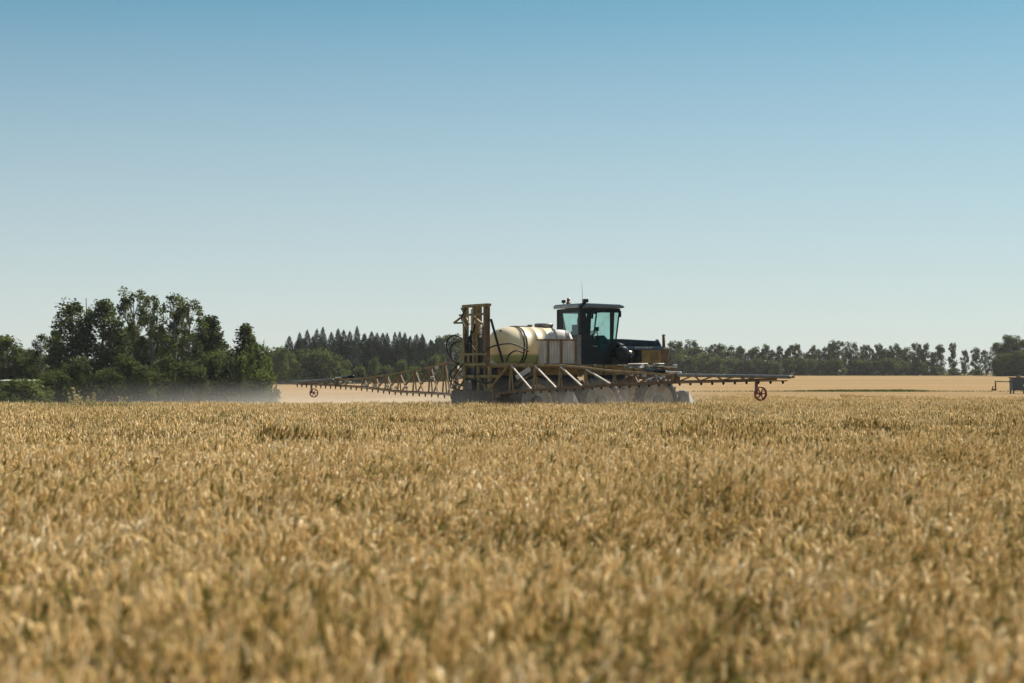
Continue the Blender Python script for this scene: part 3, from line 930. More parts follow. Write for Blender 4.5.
# ------------------------------------------------------------------ the sprayer (local x = heading, local y = its left, near side is -y)
SPR = empty("crop_sprayer", (SP_X, SP_Y, float(ground_z(SP_X, SP_Y))), SP_A)
tag(SPR, "self-propelled crop sprayer with cream tank, dark cab and wide yellow-brown lattice boom", "sprayer")

# chassis
ch = MB()
for y in (-.42, .42):
    ch.box(-.35, 6.5, y - .07, y + .07, 1.72, 1.96)
for x in (-.3, .6, 1.8, 3.0, 4.5, 5.6, 6.4):
    ch.box(x - .06, x + .06, -.35, .35, 1.76, 1.92)
ch.box(-.3, 3.0, -.98, .98, 1.965, 2.03)
ch.box(3.0, 4.75, -.88, .88, 1.965, 2.05)
frame = ch.build("chassis_frame", M['ochre'], SPR, .012)
nf = MB()                                   # pipes and brackets at the nose
nf.box(6.45, 6.95, -.55, .55, 1.78, 2.0, .03)
nf.box(6.3, 6.75, -.5, .5, 1.42, 1.72, .03)
nf.bar((6.9, -.5, 1.9), (6.9, .5, 1.9), .12); nf.bar((5.2, -.72, 1.9), (6.9, -.62, 1.78), .08)
for x in (5.3, 5.7, 6.2, 6.6): nf.bar((x, -.62, 1.35), (x, -.62, 1.95), .09)
nf.bar((5.1, -.66, 1.62), (7.0, -.66, 1.62), .10)
nf.build("nose_frame", M['rust'], SPR, .01)
hp = MB()
hp.tube([(4.7, -.78, 2.0), (4.9, -.80, 2.09), (5.7, -.78, 2.10), (5.78, -.78, 1.95)], .018, 8)
hp.tube([(5.95, -.74, 2.10), (6.4, -.7, 2.10)], .018, 8)
hp.build("pale_pipe", M['corrug'], SPR)
for x, z in ((6.05, 1.72), (6.35, 1.66), (5.6, 1.70), (6.7, 1.74), (6.82, 2.02), (5.1, 1.74), (6.55, 1.48)):
    fit = MB(); fit.box(x - .07, x + .07, -.76, -.66, z - .06, z + .06, .02)
    fit.build("pipe_fitting", M['bare'], SPR)
eb = MB()                                  # tanks, valves and hoses slung under the deck
eb.box(-.25, .9, -.75, .75, 1.05, 1.7, .05); eb.box(1.9, 3.0, -.55, .55, 1.15, 1.72, .06); eb.box(3.9, 5.0, -.5, .5, 1.2, 1.72, .06)
eb.tube([(1.0, -.7, 1.5), (2.4, -.72, 1.35), (3.6, -.7, 1.5), (5.0, -.72, 1.45)], .05, 8)
eb.tube([(-.1, -.8, 1.2), (.7, -.85, 1.55), (1.6, -.8, 1.3)], .045, 8)
eb.build("underbody", M['black'], SPR)
gb = MB(); gb.bar((.62, -.98, 1.62), (1.12, -.98, 1.93), .05, .16); gb.build("pale_guard", M['corrug'], SPR)

# wheels on their axles
def wheel(x, y, r, w, side, hz):
    """side -1 near, +1 far; tyre with block tread, dished rim, hub"""
    t = MB()
    prof = [(r * .70, -w * .42), (r * .84, -w * .50), (r * .94, -w * .47), (r * .985, -w * .36), (r * .985, w * .36), (r * .94, w * .47), (r * .84, w * .50), (r * .70, w * .42)]
    t.lathe(prof, (x, y, hz), 'y', 48, closed=True)
    nl = 26
    for k in range(nl):                    # tread lugs
        for s in (-1, 1):
            a = 2 * math.pi * (k + (.5 if s > 0 else 0)) / nl
            c, sn = math.cos(a), math.sin(a)
            p0 = Vector((x + c * r * .985, y + s * w * .02, hz + sn * r * .985))
            a2 = a + .12
            p1 = Vector((x + math.cos(a2) * r * .965, y + s * w * .47, hz + math.sin(a2) * r * .965))
            t.bar(p0, p1, .055, .07, up=(c, 0, sn))
    ty = t.build("tyre", M['rubber'], None)
    rm = MB()
    rm.lathe([(r * .72, side * w * .42), (r * .68, side * w * .46), (r * .63, side * w * .32), (r * .40, side * w * .16), (r * .24, side * w * .20), (r * .22, side * w * .34), (.04, side * w * .36), (0.001, side * w * .36)], (x, y, hz), 'y', 40)
    rm.lathe([(r * .72, -side * w * .40), (r * .56, -side * w * .2), (.001, -side * w * .2)], (x, y, hz), 'y', 40)
    for k in range(8):
        a = 2 * math.pi * k / 8
        rm.lathe([(.022, side * w * .19), (.022, side * w * .25), (.001, side * w * .25)], (x + math.cos(a) * r * .30, y, hz + math.sin(a) * r * .30), 'y', 8)
    ro = rm.build("rim", M['rim'], None)
    hb = MB(); hb.lathe([(.19, side * w * .3), (.19, side * w * .55), (.13, side * w * .62), (.001, side * w * .62)], (x, y, hz), 'y', 20)
    ho = hb.build("hub", M['rubber'], None)
    root = empty("wheel", (0, 0, 0)); root.parent = SPR
    for o in (ty, ro, ho): o.parent = root
    return root
AX = [(1.28, .80, .84), (3.68, .79, .84), (5.90, .80, .85)]
for ax, wr, r in AX:
    a_ = MB(); a_.box(ax - .09, ax + .09, -.88, .88, r - .09, r + .09, .02)
    for y in (-.72, .72):
        a_.box(ax - .08, ax + .08, y - .06, y + .06, r, 1.74, .02)
    a_.build("axle", M['ochre'], SPR)
    for side in (-1, 1):
        wheel(ax, side * 1.02, wr, .36, side, r)
# fender over the rear wheel
for side in (-1, 1):
    fd = MB(); vs = []; n = 16
    for k in range(n + 1):
        a = R(35 + 110 * k / n)
        for rr in (.88, .91):
            for y in (side * .82, side * 1.22):
                vs.append((1.28 + math.cos(a) * rr, y, .84 + math.sin(a) * rr))
    fs = []
    for k in range(n):
        b = k * 4
        for q0, q1 in ((0, 1), (1, 3), (3, 2), (2, 0)): fs.append((b + q0, b + q1, b + 4 + q1, b + 4 + q0))
    fs += [(0, 1, 3, 2), (n * 4, n * 4 + 2, n * 4 + 3, n * 4 + 1)]
    fd.add(vs, fs, True); fd.build("fender", M['rust'], SPR)
# crop dividers: dark rounded shield with a pale pointed wedge
for x in (2.46, 6.92):
    for side in (-1, 1):
        y = side * 1.02
        root = empty("crop_divider", (0, 0, 0)); root.parent = SPR
        d = MB(); d.prism([(x + .17 * math.cos(R(q)), .70 + .50 * math.sin(R(q))) for q in range(0, 360, 20)], y - .17, y + .17)
        d.build("shield", M['grey'], root, .03)
        wdg = MB()
        wdg.add([(x + .15, y - .20, 1.16), (x + .15, y + .20, 1.16), (x + .22, y - .22, .3), (x + .22, y + .22, .3), (x + .66, y, .50), (x + .66, y, .40), (x + .18, y, .3)],
                [(0, 1, 4), (0, 4, 5, 2), (1, 3, 5, 4), (2, 5, 3), (0, 2, 6), (1, 6, 3), (0, 6, 1), (2, 3, 6)])
        wdg.build("wedge", M['white'], root)

# main tank: elliptical barrel with domed ends
def tank():
    tk = MB(); n = 48
    secs = [(.26, .02), (.28, .34), (.33, .62), (.43, .84), (.58, .95), (.80, 1.0)]
    body = [(.84, 1.0), (.85, 1.012), (1.10, 1.012), (1.11, 1.0), (1.42, 1.0), (1.43, 1.014), (1.49, 1.014), (1.50, 1.0), (1.82, 1.0), (1.83, 1.014), (1.89, 1.014), (1.90, 1.0), (2.2, 1.0)]
    end = [(2.30, .98), (2.42, .9), (2.50, .7), (2.54, .35), (2.55, .02)]
    vs = []
    S_ = secs + body + end
    for x, s in S_:
        for k in range(n):
            t = 2 * math.pi * k / n
            c, sn = math.cos(t), math.sin(t)
            vs.append((x, .95 * s * math.copysign(abs(c) ** .88, c), 2.66 + .66 * s * math.copysign(abs(sn) ** .88, sn)))
    fs = [(i * n + k, i * n + (k + 1) % n, (i + 1) * n + (k + 1) % n, (i + 1) * n + k) for i in range(len(S_) - 1) for k in range(n)]
    tk.add(vs, fs, True)
    t = tk.build("spray_tank", M['tank'], SPR)
    for x in (.90, 1.00):
        st = MB(); vs = []; m = 40
        for k in range(m + 1):
            a = 2 * math.pi * k / m
            c, sn = math.cos(a), math.sin(a)
            py, pz = .95 * math.copysign(abs(c) ** .88, c), .66 * math.copysign(abs(sn) ** .88, sn)
            for f in (1.016, 1.032):
                for dx in (0, .05): vs.append((x + dx, py * f, 2.66 + pz * f))
        fs = []
        for k in range(m):
            b = k * 4
            for q0, q1 in ((0, 1), (1, 3), (3, 2), (2, 0)): fs.append((b + q0, b + q1, b + 4 + q1, b + 4 + q0))
        st.add(vs, fs, True); st.build("strap", M['black'], t)
    ld = MB(); ld.lathe([(.30, .0), (.30, .09), (.32, .09), (.32, .15), (.28, .18), (.001, .19)], (2.12, -.03, 3.27), 'z', 28)
    ld.build("lid", M['grey'], t)
    f = MB(); f.lathe([(.055, 0), (.055, -.06), (.001, -.06)], (.46, -.22, 3.16), 'x', 12); f.tube([(.42, -.22, 3.14), (.33, -.22, 2.75)], .012, 6)
    f.build("sight_fitting", M['black'], t)
    pr = MB(); pr.bar((.85, -.1, 3.34), (1.55, -.1, 3.345), .03); pr.box(1.5, 1.62, -.16, -.04, 3.32, 3.40)
    pr.build("top_rail", M['rust'], t)
    cr = MB()
    for x in (.9, 1.5, 2.2): cr.prism([(-.8, 2.03), (.8, 2.03), (.62, 2.14), (-.62, 2.14)], x - .05, x + .05, 'x')
    cr.build("cradle", M['black'], t)
tank()

# white ribbed side tank in a brown frame, rounded tank top showing above it
def side_tank():
    root = empty("side_tank", (0, 0, 0)); root.parent = SPR
    y0, y1 = -1.44, -1.02
    x0, x1 = 1.42, 2.60
    b = MB(); n = 96
    poly = []
    for k in range(n + 1):
        x = x0 + (x1 - x0) * k / n
        poly.append((x, y0 + .018 * (1 if (k // 4) % 2 else -1) + .02))
    poly += [(x1, y1), (x0, y1)]
    vs = [(x, y, 2.07) for x, y in poly] + [(x, y, 2.84) for x, y in poly]
    m = len(poly)
    b.add(vs, [tuple(range(m))[::-1], tuple(range(m, 2 * m))] + [(i, (i + 1) % m, (i + 1) % m + m, i + m) for i in range(m)])
    b.build("ribbed_body", M['corrug'], root)
    f = MB()
    for x in (x0 + .14, (x0 + x1) / 2 + .03, x1 - .02):
        f.box(x - .035, x + .035, y0 - .045, y0 - .01, 2.04, 2.90)
        f.box(x - .035, x + .035, y1 + .01, y1 + .045, 2.04, 2.90)
        f.box(x - .033, x + .033, y0 - .04, y1 + .04, 2.846, 2.896)
    for z in (2.04, 2.845):
        f.box(x0 - .04, x1 + .04, y0 - .052, y0 - .013, z + .004, z + .06)
        f.box(x0 - .04, x1 + .04, y1 + .013, y1 + .052, z + .004, z + .06)
    f.build("tank_frame", M['rust'], root, .006)
    dm = MB(); n = 28; vs = []; fs = []
    cx, cy, rx, ry, rz = 2.07, -1.22, .50, .20, .36
    for i in range(13):
        a = math.pi * i / 12
        for k in range(n):
            t = 2 * math.pi * k / n
            rib = 1 + (.02 if k % 4 < 2 else 0)
            vs.append((cx + rx * math.cos(a) * 1.0, cy + ry * math.sin(a) ** .6 * math.cos(t) * rib, 2.86 + rz * math.sin(a) ** .9 * max(-.05, math.sin(t)) * rib))
    for i in range(12):
        for k in range(n): fs.append((i * n + k, i * n + (k + 1) % n, (i + 1) * n + (k + 1) % n, (i + 1) * n + k))
    dm.add(vs, fs, True); dm.build("rounded_top", M['corrug'], root)
    for x, w in ((2.32, .12), (1.9, .03)):
        sb = MB()
        a = math.acos((x - cx) / rx); k_ = math.sin(a) ** .9 * rz * 1.05; ky = math.sin(a) ** .6 * ry * 1.08
        pts = [(cy + ky * math.cos(R(q)), 2.86 + k_ * math.sin(R(q))) for q in range(0, 181, 12)]
        for (ya, za), (yb, zb) in zip(pts, pts[1:]): sb.bar((x, ya, za), (x, yb, zb), w, .02)
        sb.build("strap", M['grey'], root)
side_tank()

# cab
def cab():
    root = empty("cab", (0, 0, 0)); root.parent = SPR
    Wd = .86; zb, zr = 2.07, 4.05
    f = MB()
    xr = 3.08                                  # rear plane
    for s in (-1, 1):
        f.bar((xr + .05, s * (Wd - .05), zb), (xr + .05, s * (Wd - .05), zr - .1), .12, .12)
        f.bar((4.40, s * (Wd - .05), 2.52), (4.60, s * (Wd - .05), zr - .1), .035, .06)
        # side panel round the door glass: rear strip, head and sill (polygons butt end to end)
        f.prism([(xr + .11, zb), (3.98, zb), (3.76, 2.40), (3.44, 3.10), (3.28, 3.82), (xr + .11, 3.82)], s * (Wd - .055), s * (Wd - .01))
        f.prism([(3.98, zb), (4.36, zb), (4.36, 2.50), (4.34, 2.80), (4.22, 2.80), (4.0, 2.44), (3.76, 2.40)], s * (Wd - .055), s * (Wd - .01))
        f.prism([(xr + .11, 3.82), (4.58, 3.82), (4.60, 3.96), (xr + .11, 3.96)], s * (Wd - .055), s * (Wd - .01))
        f.prism([(4.22, 3.82), (4.38, 3.82), (4.34, 2.8), (4.22, 2.8)], s * (Wd - .057), s * (Wd - .012))
    # rear wall under and beside the window
    f.box(xr, xr + .05, -Wd + .11, Wd - .11, zb, 3.06)
    f.box(xr, xr + .05, -Wd + .11, -.66, 3.06, 3.96); f.box(xr, xr + .05, .50, Wd - .11, 3.06, 3.96); f.box(xr, xr + .05, -.66, .50, 3.82, 3.96)
    f.box(4.3, 4.36, -Wd + .1, Wd - .1, zb, 2.5)
    f.box(4.52, 4.60, -Wd + .1, Wd - .1, 3.86, 3.96)
    f.box(xr + .06, 4.3, -Wd + .06, Wd - .06, zb, zb + .06)
    f.build("cab_shell", M['black'], root, .008)
    r = MB(); r.prism([(2.99, 3.99), (4.68, 3.975), (4.74, 4.0), (4.71, 4.055), (4.55, 4.10), (3.2, 4.13), (3.01, 4.11)], -.92, .92)
    ro = r.build("roof", M['roof'], root, .02)
    e = MB(); e.box(2.955, 2.986, -.88, .88, 3.97, 4.075); e.build("roof_trim", M['roofedge'], ro)
    g = MB(); g.box(xr + .015, xr + .03, -.66, .50, 3.06, 3.82); g.build("rear_window", M['glass'], root)
    for s in (-1, 1):
        g = MB(); q = MB(); q.prism([(4.38, 3.82), (4.57, 3.82), (4.40, 2.62), (4.345, 2.62)], s * (Wd - .04), s * (Wd - .03)); q.build("quarter_window", M['glass'], root)
        g.prism([(3.28, 3.82), (4.22, 3.82), (4.22, 2.80), (4.0, 2.44), (3.76, 2.40), (3.44, 3.10)], s * (Wd - .04), s * (Wd - .03))
        dg = g.build("door_glass", M['glass'], root)
        h = MB(); h.box(3.55, 3.72, s * Wd - .03, s * Wd + .03, 2.66, 2.70, .008); h.build("door_handle", M['grey'], dg)
    g = MB(); g.add([(4.40, -.78, 2.5), (4.40, .78, 2.5), (4.60, .78, 3.86), (4.60, -.78, 3.86), (4.41, -.78, 2.5), (4.41, .78, 2.5), (4.61, .78, 3.86), (4.61, -.78, 3.86)],
                    [(0, 1, 2, 3), (7, 6, 5, 4), (0, 4, 5, 1), (1, 5, 6, 2), (2, 6, 7, 3), (3, 7, 4, 0)])
    g.build("windscreen", M['glass'], root)
    s_ = MB(); s_.box(3.35, 3.85, -.27, .27, 2.45, 2.62, .05); s_.box(3.28, 3.44, -.27, .27, 2.6, 3.22, .05); s_.box(3.26, 3.38, -.14, .14, 3.22, 3.42, .04); s_.box(3.42, 3.78, -.36, -.29, 2.78, 2.84, .02)
    s_.box(3.42, 3.72, -.16, .16, 2.1, 2.45)
    s_.box(3.5, 3.72, -.26, .26, 2.62, 3.30, .05); s_.box(3.75, 4.22, .38, .72, 2.1, 3.02, .05)
    s_.build("seat", M['seat'], root)
    sw = MB()
    c = Vector((3.98, 0, 3.14)); ax = Vector((-.55, 0, .83)); u = Vector((0, 1, 0)); w = ax.cross(u)
    sw.tube([c + (u * math.cos(t) + w * math.sin(t)) * .21 for t in np.linspace(0, 6.2832, 21)], .018, 6, cap=False)
    sw.tube([c, Vector((4.22, 0, 2.5))], .035, 8)
    for q in (0.5, 2.6, 4.7): sw.tube([c, c + (u * math.cos(q) + w * math.sin(q)) * .21], .012, 5)
    sw.build("steering_wheel", M['black'], root)
    ds = MB(); ds.prism([(3.98, 2.4), (4.33, 2.4), (4.36, 2.9), (4.2, 3.06), (4.0, 2.85)], -.45, .62); ds.build("dashboard", M['seat'], root)
    mo = MB(); mo.box(3.86, 3.92, -.60, -.36, 3.20, 3.34, .01); mo.bar((3.9, -.48, 3.2), (4.02, -.5, 2.5), .025); mo.build("monitor", M['black'], root)
    gr = MB(); gr.box(3.72, 3.80, .32, .62, 3.42, 3.66, .02); gr.bar((3.76, .47, 3.66), (3.76, .47, 3.9), .03); gr.build("green_case", M['green'], root)
    bc = MB(); bc.lathe([(.085, 0), (.085, .05), (.06, .06), (.06, .15), (.045, .2), (.001, .21)], (3.22, .28, 4.13), 'z', 16); bc.build("beacon", M['lens'], ro)
    wl = MB(); wl.box(3.10, 3.2, .44, .58, 4.17, 4.27, .02); wl.bar((3.15, .51, 4.1), (3.15, .51, 4.19), .025); wl.build("work_light", M['black'], ro)
    wl = MB(); wl.bar((2.98, -.95, 3.9), (3.22, -.95, 4.2), .06, .08); wl.box(3.14, 3.30, -1.02, -.88, 4.14, 4.26, .02); wl.build("work_light", M['black'], ro)
    an = MB(); an.tube([(3.65, .1, 4.05), (3.66, .1, 4.4), (3.63, .1, 4.9)], [.012, .007, .005], 6); an.build("antenna", M['grey'], ro)
    for s in (-1, 1):
        mi = MB(); mi.bar((4.50, s * .86, 3.86), (4.50, s * .98, 3.84), .03); mi.box(4.48, 4.53, s * .99 - .07, s * .99 + .07, 3.66, 3.88, .02); mi.build("mirror", M['black'], root)
    # intake box, filter canister, batteries and hoses at the near front corner
    bx = MB(); bx.box(2.90, 3.06, -.95, -.60, 2.06, 3.06, .02); bx.build("air_duct", M['grey'], root)
    k = MB(); k.lathe([(.001, -.30), (.24, -.30), (.27, -.25), (.27, -.08), (.25, -.06), (.25, 0), (.27, .02), (.27, .20), (.24, .25), (.001, .25)], (4.52, -.92, 2.42), 'y', 24)
    k.box(4.1, 4.75, -1.14, -.88, 2.07, 2.30, .03); k.box(4.38, 4.66, -1.12, -.9, 2.55, 2.74, .04)
    k.tube([(4.3, -1.0, 2.3), (4.2, -1.06, 2.6), (4.36, -1.05, 2.78), (4.6, -1.02, 2.72), (4.78, -.95, 2.45), (4.7, -.95, 2.2)], .05, 8)
    k.tube([(4.55, -1.12, 2.5), (4.85, -1.1, 2.4), (4.86, -1.05, 2.15)], .04, 8)
    k.build("filter_housing", M['black'], root)
    p = MB(); p.lathe([(.001, 0), (.05, 0), (.05, .22), (.001, .22)], (4.66, -1.12, 2.49), 'x', 12); p.build("pale_canister", M['bare'], root)
    p = MB(); p.box(4.46, 4.58, -1.17, -1.13, 2.34, 2.46, .01); p.build("pale_canister", M['bare'], root)
    ls = MB()
    for z in (1.0, 1.3, 1.6, 1.9): ls.box(3.5, 3.9, -.98, -.9, z - .015, z + .015)
    ls.bar((3.5, -.94, .9), (3.5, -.94, 2.1), .03); ls.bar((3.9, -.94, .9), (3.9, -.94, 2.1), .03); ls.build("ladder", M['black'], root)
cab()

# hood
def hood():
    root = empty("hood", (0, 0, .08)); root.parent = SPR
    t = MB(); t.prism([(4.50, 2.63), (6.30, 2.63), (6.34, 2.70), (6.28, 2.80), (4.9, 2.86), (4.48, 2.86)], -.56, .56)
    t.build("hood_top", M['hood'], root, .03)
    s = MB(); s.prism([(4.75, 2.50), (6.44, 2.50), (6.44, 2.60), (6.36, 2.627), (4.7, 2.627)], -.58, .58)
    s.build("hood_stripe", M['hoodlight'], root, .008)
    rd = random.Random(3); l = MB(); x = 5.32     # pale worn lettering band, too small to read in the photo
    for k in range(9):
        w = rd.uniform(.035, .07)
        l.box(x, x + w, -.586, -.579, 2.55, 2.55 + rd.uniform(.035, .055)); x += w + .025
    l.build("pale_lettering", M['bare'], root)
    e = MB(); e.box(4.75, 5.6, -.40, .40, 2.0, 2.48, .03)
    e.box(4.9, 5.25, -.52, -.40, 2.05, 2.35, .03); e.lathe([(.001, 0), (.12, 0), (.12, .3), (.001, .3)], (5.28, -.5, 2.2), 'x', 14)
    for k in range(4): e.tube([(4.85 + k * .18, -.5, 2.45), (4.9 + k * .18, -.55, 2.2), (5.05 + k * .15, -.5, 2.05)], .022, 6)
    e.build("engine", M['black'], root)
    en = MB(); en.box(5.12, 5.32, -.535, -.525, 2.22, 2.36); en.build("engine_cover", M['grey'], root)
    p = MB(); p.box(5.6, 6.36, -.55, .55, 2.03, 2.495, .02); p.build("side_panel", M['yellow'], root)
    lv = MB()
    for k in range(5): lv.box(5.95 + k * .07, 5.98 + k * .07, -.56, -.548, 2.14, 2.42)
    lv.build("louvre", M['rust'], root)
    g = MB(); g.box(6.365, 6.72, -.5, .5, 2.0, 2.56, .03)
    for k in range(7): g.box(6.722, 6.735, -.45, .45, 2.08 + k * .065, 2.11 + k * .065)
    g.build("grille", M['rust'], root)
    fn = MB(); fn.prism([(6.30, 2.63), (6.55, 2.57), (6.52, 2.66), (6.40, 2.86), (6.34, 2.86)], -.30, -.22); fn.build("headlight", M['hood'], root)
    st = MB(); st.tube([(6.62, -.3, 2.5), (6.62, -.3, 3.0)], .055, 12); st.tube([(6.62, -.3, 3.0), (6.62, -.3, 3.03)], .06, 12); st.build("exhaust_stack", M['rust'], root)
hood()

# lift mast at the back
def mast():
    root = empty("lift_mast", (0, 0, 0)); root.parent = SPR
    x = -.38
    for y, w in ((.80, .13), (.06, .10), (-.26, .08), (-.84, .16)):
        m = MB()
        lo = .95
        m.box(x - .09, x - .06, y - w / 2, y + w / 2, lo, 3.96); m.box(x - .058, x + .08, y - w / 2, y - w / 2 + .028, lo, 3.96); m.box(x - .058, x + .08, y + w / 2 - .028, y + w / 2, lo, 3.96)
        m.build("upright", M['rust'] if y < -.5 else M['ochre'], root)
    b = MB(); b.box(x - .1, x + .1, -.98, .92, 3.965, 4.06, .015); b.build("top_beam", M['ochre'], root)
    b = MB(); b.box(x - .13, x - .095, -.95, 1.08, 3.68, 3.75)
    b.bar((x - .115, .1, 3.74), (x - .115, -.75, 3.38), .05); b.bar((x - .14, .85, 3.95), (x - .14, .2, 3.4), .045); b.bar((x - .115, -.75, 3.40), (x - .115, .05, 3.40), .05)
    b.build("cross_brace", M['ochre'], root)
    for z, h in ((2.36, .11), (2.02, .12)):
        b = MB(); b.box(x - .14, x - .095, -1.02, 1.12, z, z + h * .75); b.build("cross_beam", M['ochre'], root)
    b = MB()
    for y in (.35, -.35): b.box(x - .135, x - .10, y - .06, y + .06, 2.142, 2.355)
    b.build("gusset", M['ochre'], root)
    # dark carriage, cylinder rods and chains between the uprights
    c = MB(); c.box(x - .05, x + .05, -.74, -.30, 2.15, 3.05, .02); c.box(x - .02, x + .06, .22, .80, 2.15, 2.75, .03); c.box(x + .01, x + .05, .76, .84, 2.1, 3.9); c.box(x + .01, x + .05, -.72, -.66, 2.1, 3.9); c.tube([(x, .34, 2.1), (x, .34, 3.2)], .055, 10); c.tube([(x, .58, 2.2), (x, .58, 3.0)], .04, 10); c.tube([(x, -.55, 3.0), (x, -.55, 3.35)], .03, 8)
    c.build("lift_cylinder", M['black'], root)
    c = MB(); c.tube([(x - .02, -.42, 2.8), (x - .02, -.42, 3.4)], .022, 8); c.build("piston_rod", M['bare'], root)
    c = MB(); c.tube([(x, .34, 3.2), (x, .34, 3.9)], .03, 8); c.build("piston_rod", M['bare'], root)
    for z in (2.95, 3.1, 3.22):
        c = MB(); c.box(x - .10, x - .06, -.64, -.46, z, z + .07, .015); c.build("valve", M['bare'], root)
    bk = MB(); bk.bar((x, .86, 3.74), (x - .3, 1.12, 3.46), .06); bk.bar((x - .3, 1.12, 3.46), (x, .86, 3.46), .06); bk.build("bracket", M['ochre'], root)
    st = MB(); st.bar((x + .08, -.98, 3.55), (.10, -1.06, 2.12), .06); st.build("diagonal_strut", M['black'], root)
    hs = [[(x, 1.0, 2.9), (x - .2, 1.35, 3.05), (x - .35, 1.55, 2.85), (x - .3, 1.62, 2.5), (x - .15, 1.5, 2.2), (x, 1.2, 2.05)],
          [(x - .1, .9, 2.85), (x - .3, 1.2, 2.75), (x - .35, 1.3, 2.45), (x - .25, 1.25, 2.2), (x - .1, 1.0, 2.1)],
          [(x - .1, -.8, 2.45), (x + .1, -1.05, 2.65), (.3, -1.15, 2.75), (.7, -1.1, 2.65), (1.05, -1.02, 2.5)],
          [(.2, -1.1, 2.15), (.3, -1.15, 2.40), (.55, -1.15, 2.52), (.8, -1.1, 2.45)],
          [(x - .1, .55, 3.95), (x - .2, .7, 3.6), (x - .15, .45, 3.2), (x - .12, .6, 2.8), (x - .1, .4, 2.4)],
          [(x - .1, -.1, 3.5), (x - .22, -.3, 3.2), (x - .2, .1, 2.9), (x - .12, -.2, 2.5)],
          [(x - .15, 1.05, 2.1), (x - .3, 1.5, 1.7), (x - .2, 1.3, 1.3), (x - .1, .8, 1.2)],
          [(x - .15, .7, 2.1), (x - .35, 1.0, 1.6), (x - .25, .4, 1.35), (x - .1, -.3, 1.5)],
          [(x - .15, -.3, 2.0), (x - .3, -.6, 1.6), (x - .2, -1.2, 1.45), (x - .1, -1.8, 1.6)]]
    for h in hs:
        # smooth the run of the hose
        P = [Vector(p) for p in h]; Q = []
        for i in range(len(P) - 1):
            p0, p1, p2, p3 = P[max(0, i - 1)], P[i], P[i + 1], P[min(len(P) - 1, i + 2)]
            for k in range(6):
                t = k / 6
                Q.append(.5 * ((2 * p1) + (-p0 + p2) * t + (2 * p0 - 5 * p1 + 4 * p2 - p3) * t * t + (-p0 + 3 * p1 - 3 * p2 + p3) * t ** 3))
        Q.append(P[-1])
        m = MB(); m.tube(Q, .026, 7); m.build("hose", M['hose'], root)
    lw = MB()
    lw.box(x - .2, x + .3, -1.1, 1.1, 1.0, 1.13); lw.box(x - .16, x + .2, -1.4, 1.5, 1.62, 1.72)
    for y in (-1.3, -.5, .55, 1.4): lw.box(x - .17, x - .08, y - .05, y + .05, .92, 2.0)
    lw.bar((x - .12, -1.3, 1.05), (x - .12, -.5, 1.65), .05); lw.bar((x - .12, 1.4, 1.05), (x - .12, .55, 1.65), .05)
    lw.build("carrier_frame", M['ochre'], root)
    vb = MB(); vb.box(x - .05, x + .35, -.95, .95, 1.15, 1.95, .04); vb.box(x - .1, x - .06, -.7, .2, 1.2, 1.95, .01)
    vb.box(x - .28, x - .17, -.3, .35, 1.2, 1.55, .03); vb.build("pump", M['black'], root)
    vf = MB()
    for y, z in ((1.2, 1.75), (1.05, 1.4), (1.35, 1.28), (.75, 1.62), (.45, 1.75), (-.1, 1.5)): vf.box(x - .3, x - .2, y - .04, y + .04, z - .04, z + .05, .015)
    vf.build("valve", M['bare'], root)
    cu = MB(); n = 60; vs = []; fs = []
    for k in range(n + 1):
        y = -1.95 + 3.1 * k / n
        o = .018 * math.sin(k * 1.3) + .01 * math.sin(k * 3.1)
        for z in (.42, 1.20):
            for dx in (-.012, .012): vs.append((x - .36 + o * (1.15 - z) + dx, y, z))
    for k in range(n):
        b = k * 4
        for q0, q1 in ((0, 1), (1, 3), (3, 2), (2, 0)): fs.append((b + q0, b + q1, b + 4 + q1, b + 4 + q0))
    fs += [(0, 1, 3, 2), (4 * n, 4 * n + 2, 4 * n + 3, 4 * n + 1)]
    cu.add(vs, fs); cu.build("rubber_curtain", M['curtain'], root)
mast()

